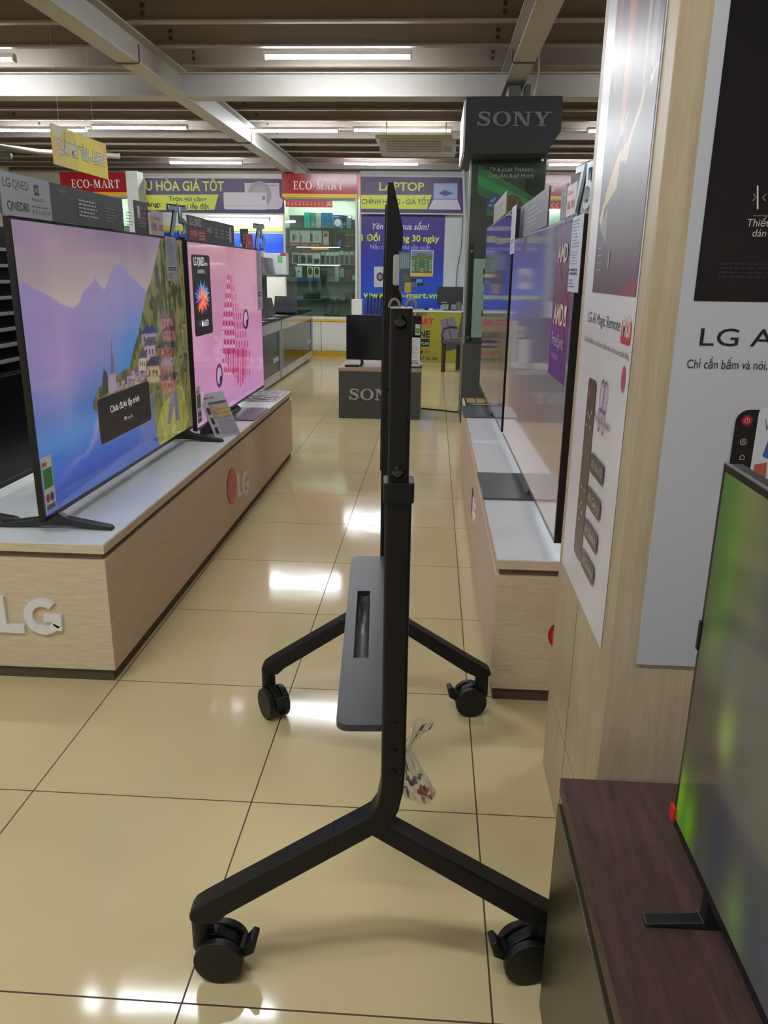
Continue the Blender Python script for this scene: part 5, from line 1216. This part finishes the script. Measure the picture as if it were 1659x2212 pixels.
q = A.pxs((484, 452), (576, 416)); A.poly(rrect(q[0][0], q[0][1], q[1][0], q[1][1], .025), (206, 200, 212)); A.rect(q[0][0]+.02, q[0][1]+.055, q[1][0]-.02, q[0][1]+.06, (150, 146, 160)); q = A.px(567, 432); A.rect(q[0], q[1]+.0, q[0]+.04, q[1]+.06, (70, 130, 100))
A.rect(*A.px(581, 402), A.px(598, 400)[0], A.px(581, 400)[1], (120, 120, 150)); A.build('printed_lettering', t, t.location)
xl, xr = b(780, 380).x, b(1003, 382).x
t, A = banner('purple banner with a laptop picture, right of the middle cabinet', xl, xr, b(780, 459.5).z, b(780, 382).z)
A.ptext('LAPTOP', (819, 411), (916, 411), (819, 394), LIME, bold=.02)
A.poly([(0, A.px(785, 451)[1]), A.px(922, 452), A.px(933, 421), (0, A.px(785, 421)[1])], LIME)
A.ptext('CHÍNH HÃNG - GIÁ TỐT', (781, 440.5), (928, 442), (781, 430), (60, 56, 44), bold=.012)
A.ppoly([(937, 396), (988, 396), (988, 430), (936, 430)], (150, 168, 206)); A.ppoly([(947, 418), (960, 410), (980, 418), (962, 424)], (52, 78, 140)); A.ppoly([(936, 431), (988, 431), (996, 453), (925, 452)], (196, 192, 212)); A.build('printed_lettering', t, t.location)

# ---- blue partition with the big poster
x0, x1 = b(779, 600).x, b(957, 600).x
struct('wall_partition', B((x0-.02, 3.4, BY+.10, BY+.16, 0, 2.9)), M((196, 204, 206), .5), 'white partition behind the cashier desk', 'wall')
bp = thing('poster', 'big blue and purple store poster behind the black mast', 'poster', (x0, BY+.09, .62))
ztp = b(800, 463).z
obj('sheet', B((0, x1-x0, -.004, .008, 0, ztp-.62)), M((22, 62, 190), .4), bp)
p = Pic(40, 60, None); p.vgrad([(0, (64, 38, 130)), (.3, (48, 44, 150)), (.55, (20, 60, 180)), (.8, (10, 84, 200)), (1, (24, 60, 176))])
p.mesh('printed_ground', (0, -.0046, ztp-.62), (1, 0, 0), (0, 0, 1), x1-x0, ztp-.62, attr_mat('matt_print', 0, .4), bp)
A = Art((x0, BY+.0854, .62), (1, 0, 0), (0, 0, 1), gloss=.4)
A.ptext('Yên tâm mua sắm!', (804, 495), (927, 495), (804, 482), (214, 210, 226), shear=.25, bold=.012)
A.ptext('1 Đổi 1 trong 30 ngày', (780.5, 520), (949, 522), (780.5, 507), (216, 220, 60), bold=.03)
A.ptext('Nếu có lỗi do nhà sản xuất', (800, 538), (929, 538), (800, 528), (176, 182, 224))
A.ptext('www.eco-mart.vn', (784, 642), (946, 642), (784, 630), (196, 214, 60), bold=.03)
A.ppoly([(808, 576), (834, 576), (834, 620), (808, 620)], (190, 192, 206)); e = A.px(821, 598); A.ell(e[0], e[1], .06, .07, (60, 62, 72)); A.ell(e[0], e[1], .035, .04, (120, 124, 134))
A.ppoly([(863, 545), (886, 545), (886, 584), (863, 584)], (84, 116, 120))
for k in range(5): A.line([A.px(866+k*4, 550), A.px(866+k*4, 582)], .012, (140, 150, 160))
A.ppoly([(865, 580), (890, 580), (890, 628), (865, 628)], (46, 66, 90)); A.ppoly([(869, 590), (886, 592), (886, 606), (869, 606)], (76, 90, 60)); A.ppoly([(874, 610), (888, 610), (888, 632), (874, 632)], (176, 150, 60))
A.ppoly([(888, 602), (915, 600), (915, 617), (888, 620)], (24, 26, 60)); A.ppoly([(899, 603), (912, 602), (912, 610), (899, 611)], (80, 150, 210)); 
for k in range(4): A.ppoly([(889+k*3.2, 609), (891+k*3.2, 608), (891+k*3.2, 619), (889+k*3.2, 620)], (120, 120, 150))
A.build('printed_lettering', bp, bp.location)
fb = thing('poster', 'small green football pitch poster with a yellow lower edge pasted on the blue poster', 'poster', (b(886, 598).x, BY+.078, b(886, 597).z)); wF = b(935, 598).x-b(886, 598).x; hF = b(886, 541).z-b(886, 598).z
obj('sheet', B((0, wF, 0, .003, 0, hF)), M((214, 210, 200), .4), fb); A = Art((fb.location.x, BY+.078, fb.location.z), (1, 0, 0), (0, 0, 1))
A.rect(.012, hF*.13, wF-.012, hF-.012, (66, 110, 62)); A.rect(.012, hF*.78, wF-.012, hF-.012, (110, 130, 176)); A.poly([(.012, hF*.72), (wF*.4, hF*.9), (wF-.012, hF*.8), (wF-.012, hF*.6), (.012, hF*.6)], (96, 116, 66)); A.rect(.0, 0, wF, hF*.12, (222, 176, 50))
for sx in (-1, 1):
    for k in range(8): A.rect(wF/2+sx*wF*.40-.03, hF*(.22+.055*k), wF/2+sx*wF*.40+.03, hF*(.235+.055*k), (206, 214, 200))
    for k in range(5): A.rect(wF/2+sx*wF*.18-.02, hF*(.26+.09*k), wF/2+sx*wF*.18+.02, hF*(.275+.09*k), (206, 214, 200))
for k in range(3): A.rect(wF*.42, hF*(.2+.05*k), wF*.58, hF*(.22+.05*k), (222, 196, 80))
A.build('printed_pitch', fb, fb.location)
tag(obj('wall_cables', tube([b(1000, 470)+Vector((0, .06, 0)), b(996, 540)+Vector((0, .05, 0)), b(988, 580)+Vector((0, .05, 0)), b(985, 620)+Vector((0, .05, 0)), b(990, 640)+Vector((0, .05, 0))], .006), M((70, 72, 74), .5)), 'thin dark cable looping down the white partition', 'cable')
tag(obj('wall_pipe', tube([b(1002, 330)+Vector((0, -.05, 0)), b(1000, 350)+Vector((0, -.05, 0)), b(1004, 480)+Vector((0, -.05, 0)), b(1001, 640)+Vector((0, -.05, 0))], .02), M((190, 196, 196), .4)), 'pale pipe running down beside the dark pillar', 'pipe')

# ================================================================== cashier desk
DY = 12.62; d = lambda x, y: ony(x, y, DY)
x0, x1 = -.62, d(1012, 720).x+.25
dk = thing('cashier_desk', 'cashier desk with a yellow printed front', 'desk', (x0, DY, 0))
obj('carcass', B((0, x1-x0, .012, .60, .0, .775)), M((196, 196, 190), .4), dk); obj('worktop', B((-.02, x1-x0+.02, -.01, .62, .775, .80)), M((214, 212, 204), .35), dk, bevel=.002)
obj('front_panel', B((0, x1-x0, 0, .012, .005, .77)), M((150, 146, 40), .4), dk)
A = Art((x0, DY, 0), (1, 0, 0), (0, 0, 1), gloss=.35)
A.rect(0, 0, .55, .77, (146, 142, 56)); A.quads([[(.9, .3), (x1-x0, .5), (x1-x0, .77), (1.02, .77)]], (160, 148, 26))
A.ptext('ĐIỆN MÁY', (868, 681), (923, 681), (868, 675.5), (60, 58, 40), bold=.03)
A.ptext('ECO MART', (846, 699), (939, 699), (846, 687), (190, 44, 36), bold=.05, shear=.2); A.ptext('TIÊU DÙNG AN TÂM', (855, 707), (933, 707), (855, 703.5), (190, 60, 40))
A.ptext('ONLINE', (862, 727.5), (929, 727.5), (862, 714), (38, 36, 34), bold=.04)
q = A.pxs((876, 748), (928, 732)); A.poly(rrect(q[0][0], q[0][1], q[1][0], q[1][1], .015), (36, 34, 40)); A.ptext('eco-mart.vn', (879, 744), (926, 744), (879, 736), (220, 220, 214))
A.ptext('TỔNG ĐÀI', (870, 763), (927, 763), (870, 756), (190, 44, 36), bold=.02); A.ptext('1900 94 17 06 06', (868, 776), (945, 776), (868, 770), (70, 66, 36), bold=.03)
A.ppoly([(950, 691), (981, 684), (997, 750), (965, 759)], (120, 112, 126)); A.line([A.px(964.5, 688), A.px(980, 754)], .012, (50, 46, 56)); A.ppoly([(958, 740), (990, 735), (993, 752), (965, 759)], (76, 72, 78))
A.ppoly([(990, 702), (1000, 699), (1001, 718), (990, 716)], (110, 106, 100)); A.build('printed_lettering', dk, dk.location)
mo = thing('monitor', 'black computer monitor seen from behind on the cashier desk', 'monitor', ((d(944, 640).x+d(1001, 640).x)/2, DY+.16, .80), math.radians(-4))
wM = d(1001, 640).x-d(944, 640).x
obj('shell', prism([(0, .09), (.0, .36), (.03, .36), (.05, .30), (.05, .12), (.03, .09)], 'x', -wM/2, wM/2), M((34, 36, 38), .4), mo, bevel=.004)
obj('stand', B((-.02, .02, .02, .05, .0, .12)), BLACK, mo); obj('foot', prism(rrect(-.10, -.06, .10, .10, .02), 'z', 0, .012), BLACK, mo)
a = Art((0, 0, 0), (1, 0, 0), (0, 0, 1)); a.rect(-wM*.32, .115, -wM*.10, .13, (150, 154, 154)); a.build('maker_plate', mo)
for i, (xx, lb) in enumerate(((d(952, 660).x, 'white paper under the left of the black monitor'), (d(976, 660).x, 'white paper under the right of the black monitor'))):
    tag(obj('paper_stack', B((0, .10, 0, .02, 0, .07)), M((206, 212, 212), .5), None, loc=(xx, DY+.40, .80)), lb, 'paper')
tag(obj('mug', cyl((0, 0), 'z', .045, 0, .13), M((110, 104, 96), .4), None, loc=(d(992, 660).x, DY+.14, .80)), 'brown grey cup right of the black monitor', 'cup')
for i, (px_, c, lb) in enumerate(((921, (30, 30, 34), 'small black object at the left end of the cashier desk'), (931, (206, 206, 204), 'small white object left of the black monitor'))):
    tag(obj('desk_item', prism(rrect(-.03, -.02, .03, .02, .01), 'z', 0, .03), M(c, .4), None, bevel=.004, loc=(d(px_, 670).x, DY+.10, .80)), lb, 'object')

# chair in front of the desk
ch = thing('armchair', 'dark chair with slanting legs in front of the yellow desk front', 'chair', (.42, 11.45, 0), math.radians(-35))
CH = M((66, 64, 62), .5)
obj('seat', prism(rrect(-.24, -.24, .24, .24, .06), 'z', .40, .45), CH, ch, bevel=.012, seg=3)
obj('backrest', prism([(.20, .47), (.28, .82), (.25, .83), (.17, .47)], 'x', -.20, .20), CH, ch, bevel=.01)
for sx in (-1, 1):
    obj('armrest', tube([(sx*.24, .20, .60), (sx*.25, .05, .62), (sx*.25, -.12, .60), (sx*.24, -.18, .52), (sx*.22, -.17, .43)], .018), CH, ch, smooth=True)
    for sy in (-1, 1): obj('leg', prism([(-.022, -.022), (.022, -.022), (.022, .022), (-.022, .022)], 'z', 0, .41), M((58, 50, 42), .5), ch).location = (sx*.19, sy*.19, 0)
# dark upright pieces behind the switched off television
rb = thing('router', 'black device with upright fins behind the switched off television', 'device', (-1.12, 11.6, .0))
obj('table', B((-.10, .55, 0, .5, .0, .699)), M((190, 190, 186), .4), rb); obj('body', B((.12, .40, .1, .3, .70, .76)), BLACK, rb, bevel=.01)
for k in range(6): obj('antenna', prism([(.14+k*.045, .74), (.165+k*.045, .74), (.175+k*.05, 1.06-.03*(k % 3)), (.15+k*.05, 1.06-.03*(k % 3))], 'y', .12+.02*(k % 2), .14+.02*(k % 2)), BLACK, rb)
wb = thing('storage_box', 'tall white box left of the black device with fins', 'box', (-1.20, 11.7, .70)); obj('carton', B((0, .15, .02, .22, 0, .28)), M((210, 210, 208), .4), wb, bevel=.004)

# ================================================================== glass counters on the left
def counter(label, y0, y1, px):
    X1, X0, zt = -1.93, -2.62, .775
    ln = y1-y0; t = thing('glass_counter', label, 'counter', (X1, y0, 0), group='glass counters along the left')
    AL = M((176, 178, 190), .35, metal=.3, var=.03)
    obj('base', B((-.69, -.02, .01, ln-.01, .03, .14)), M((196, 196, 200), .35), t, bevel=.002)
    obj('kick_strip', B((-.66, -.06, .03, ln-.03, 0, .03)), M((60, 60, 60), .5), t)
    for xx in (-.69, -.05):
        for yy in (0, ln-.05): obj('corner_post', B((xx, xx+.05, yy, yy+.05, .14, zt-.13)), AL, t, bevel=.001)
    obj('top_frame', B((-.69, 0, 0, ln, zt-.13, zt-.012)), M((176, 176, 180), .12, metal=.5, var=.03), t, bevel=.002)
    obj('top_glass', B((-.695, .005, -.003, ln+.003, zt-.010, zt)), GREENGLASS, t)
    obj('front_glass', B((-.022, -.018, .05, ln-.05, .14, zt-.13)), GLASS, t)
    obj('rear_panel', B((-.685, -.67, .05, ln-.05, .14, zt-.13)), M((112, 112, 124), .3), t)
    obj('inner_floor', B((-.665, -.03, .05, ln-.05, .14, .146)), M((140, 132, 116), .3), t)
    a = Art((X1-.018, 0, 0), (0, 1, 0), (0, 0, 1)); a.rect(y1-.48, .27, y1-.12, .33, (196, 196, 180)); a.build('price_strip', t, (X1, y0, 0))
    return t
counter('glass counter on the left, nearer one with a dark inside', 8.25, 10.08, 0); counter('glass counter on the left, farther one ending at the white cupboards', 10.14, 12.75, 1)
def laptop(label, x, y, rz, z=.775, c=(150, 152, 156)):
    t = thing('laptop', label, 'laptop', (x, y, z), rz, 'open laptops on the left counters')
    obj('base', prism(rrect(-.17, -.12, .17, .12, .015), 'z', 0, .016), M(c, .25, metal=.7, var=.03), t, bevel=.003)
    obj('lid', prism([(.115, .012), (.185, .235), (.191, .233), (.123, .010)], 'x', -.17, .17), M((132, 134, 140), .14, metal=.6, var=.02), t, bevel=.002)
    return t
laptop('open laptop nearest the pink television on the left counters', -2.13, 9.35, math.radians(70)); laptop('open laptop at the joint of the two left counters', -2.12, 10.0, math.radians(62)); laptop('open laptop on the farther left counter', -2.15, 10.75, math.radians(60)); laptop('open laptop farthest along the left counters', -2.2, 11.6, math.radians(-8), c=(44, 46, 48))
rk = thing('shelf_unit', 'upright shelf unit with a glass shelf behind the left counters', 'shelf', (-2.62, 10.2, 0))
obj('post', B((.12, .24, .0, .05, .775, 1.62)), M((150, 158, 158), .4), rk); obj('post', B((.12, .24, 1.2, 1.25, .775, 1.62)), M((150, 158, 158), .4), rk)
obj('shelf', B((-.1, .62, -.05, 1.35, 1.285, 1.30)), GREENGLASS, rk); obj('side_strip', B((.26, .36, -.335, -.33, .775, 1.84), (.26, .36, -.335, .0, .775, .80)), M((64, 64, 66), .4), rk)
obj('back_board', B((.02, .05, 0, 1.25, .775, 1.66)), M((186, 190, 196), .4), rk)
laptop('open laptop on the glass shelf above the left counters, nearer one', -2.2, 10.55, math.radians(65), z=1.30); laptop('open laptop on the glass shelf above the left counters, farther one', -2.2, 11.1, math.radians(62), z=1.30)
for i in range(4):
    q = thing('leaflet_card', 'small dark hanging card beside the pink television, %s from the top' % nm_[i], 'card', (-2.36+.0*i, 9.86, 1.70-.17*i), group='dark cards hanging beside the pink television')
    obj('card', B((0, .10, 0, .004, 0, .14)), M([(58, 56, 60), (200, 196, 196), (70, 56, 50), (48, 46, 50)][i], .4), q)
sb = thing('carton', 'white and green carton on the glass shelf above the left counters', 'box', (-2.40, 11.35, 1.30)); obj('carton', B((0, .32, 0, .2, 0, .30)), M((206, 212, 206), .4), sb, bevel=.003)
a = Art((0, 0, 0), (1, 0, 0), (0, 0, 1)); a.rect(.20, .17, .27, .27, (120, 170, 110)); a.rect(.04, .10, .14, .22, (90, 150, 196)); a.rect(.24, .26, .32, .30, (176, 60, 60)); a.build('printed_front', sb)

# far left background
tag(obj('blue_board', B((-5.3, -2.9, 0, .04, 1.62, 2.04)), M((20, 74, 206), .35), None, loc=(0, 15.555, 0)), 'plain blue board hanging far behind the pink television', 'board')
tag(obj('yellow_board', B((-5.3, -2.9, 0, .04, 2.07, 2.16)), M((196, 196, 96), .4), None, loc=(0, 15.555, 0)), 'pale yellow strip above the plain blue board', 'board')
wpil = thing('white_post', 'white boxed post between the far left red crown and the purple air conditioner banner', 'post', (b(297, 500).x, BY-.34, 0)); obj('casing', B((0, .185, 0, .27, 0, 2.83)), M((206, 212, 208), .4), wpil, bevel=.003)
for i, (pts, lb) in enumerate((([(-8, 9.2, 2.62), (-5.9, 9.5, 2.60), (-4.9, 9.5, 2.58)], 'grey pipe under the ceiling at the far left, lower one'), ([(-8, 8.6, 2.92), (-5.2, 10.8, 2.80), (-4.2, 11.0, 2.78)], 'grey pipe under the ceiling at the far left, upper one'))):
    tag(obj('ceiling_pipe', tube(pts, .035, n=12), M((112, 110, 104), .5), smooth=True), lb, 'pipe')

# printed marks belong to the part they are printed on
HOST = ('screen', 'card', 'sheet', 'crown', 'picture_panel', 'front_panel', 'film', 'cover', 'board', 'red_tag', 'box', 'carton', 'front_glass', 'shell', 'body')
MARK = ('printed_', 'crown_lettering', 'lettering', 'emblem', 'on_screen', 'energy_sticker', 'tag_print', 'maker_plate', 'price_strip', 'purple_sticker')
for o in list(COL.objects):
    if o.parent is None or o.parent.parent is not None or not o.name.startswith(MARK): continue
    sib = {c.name.split('.')[0]: c for c in kids(o.parent)}
    for h in (('red_tag',)+HOST if o.name.startswith('tag_print') else HOST):
        if h in sib and sib[h] is not o: o.parent = sib[h]; break
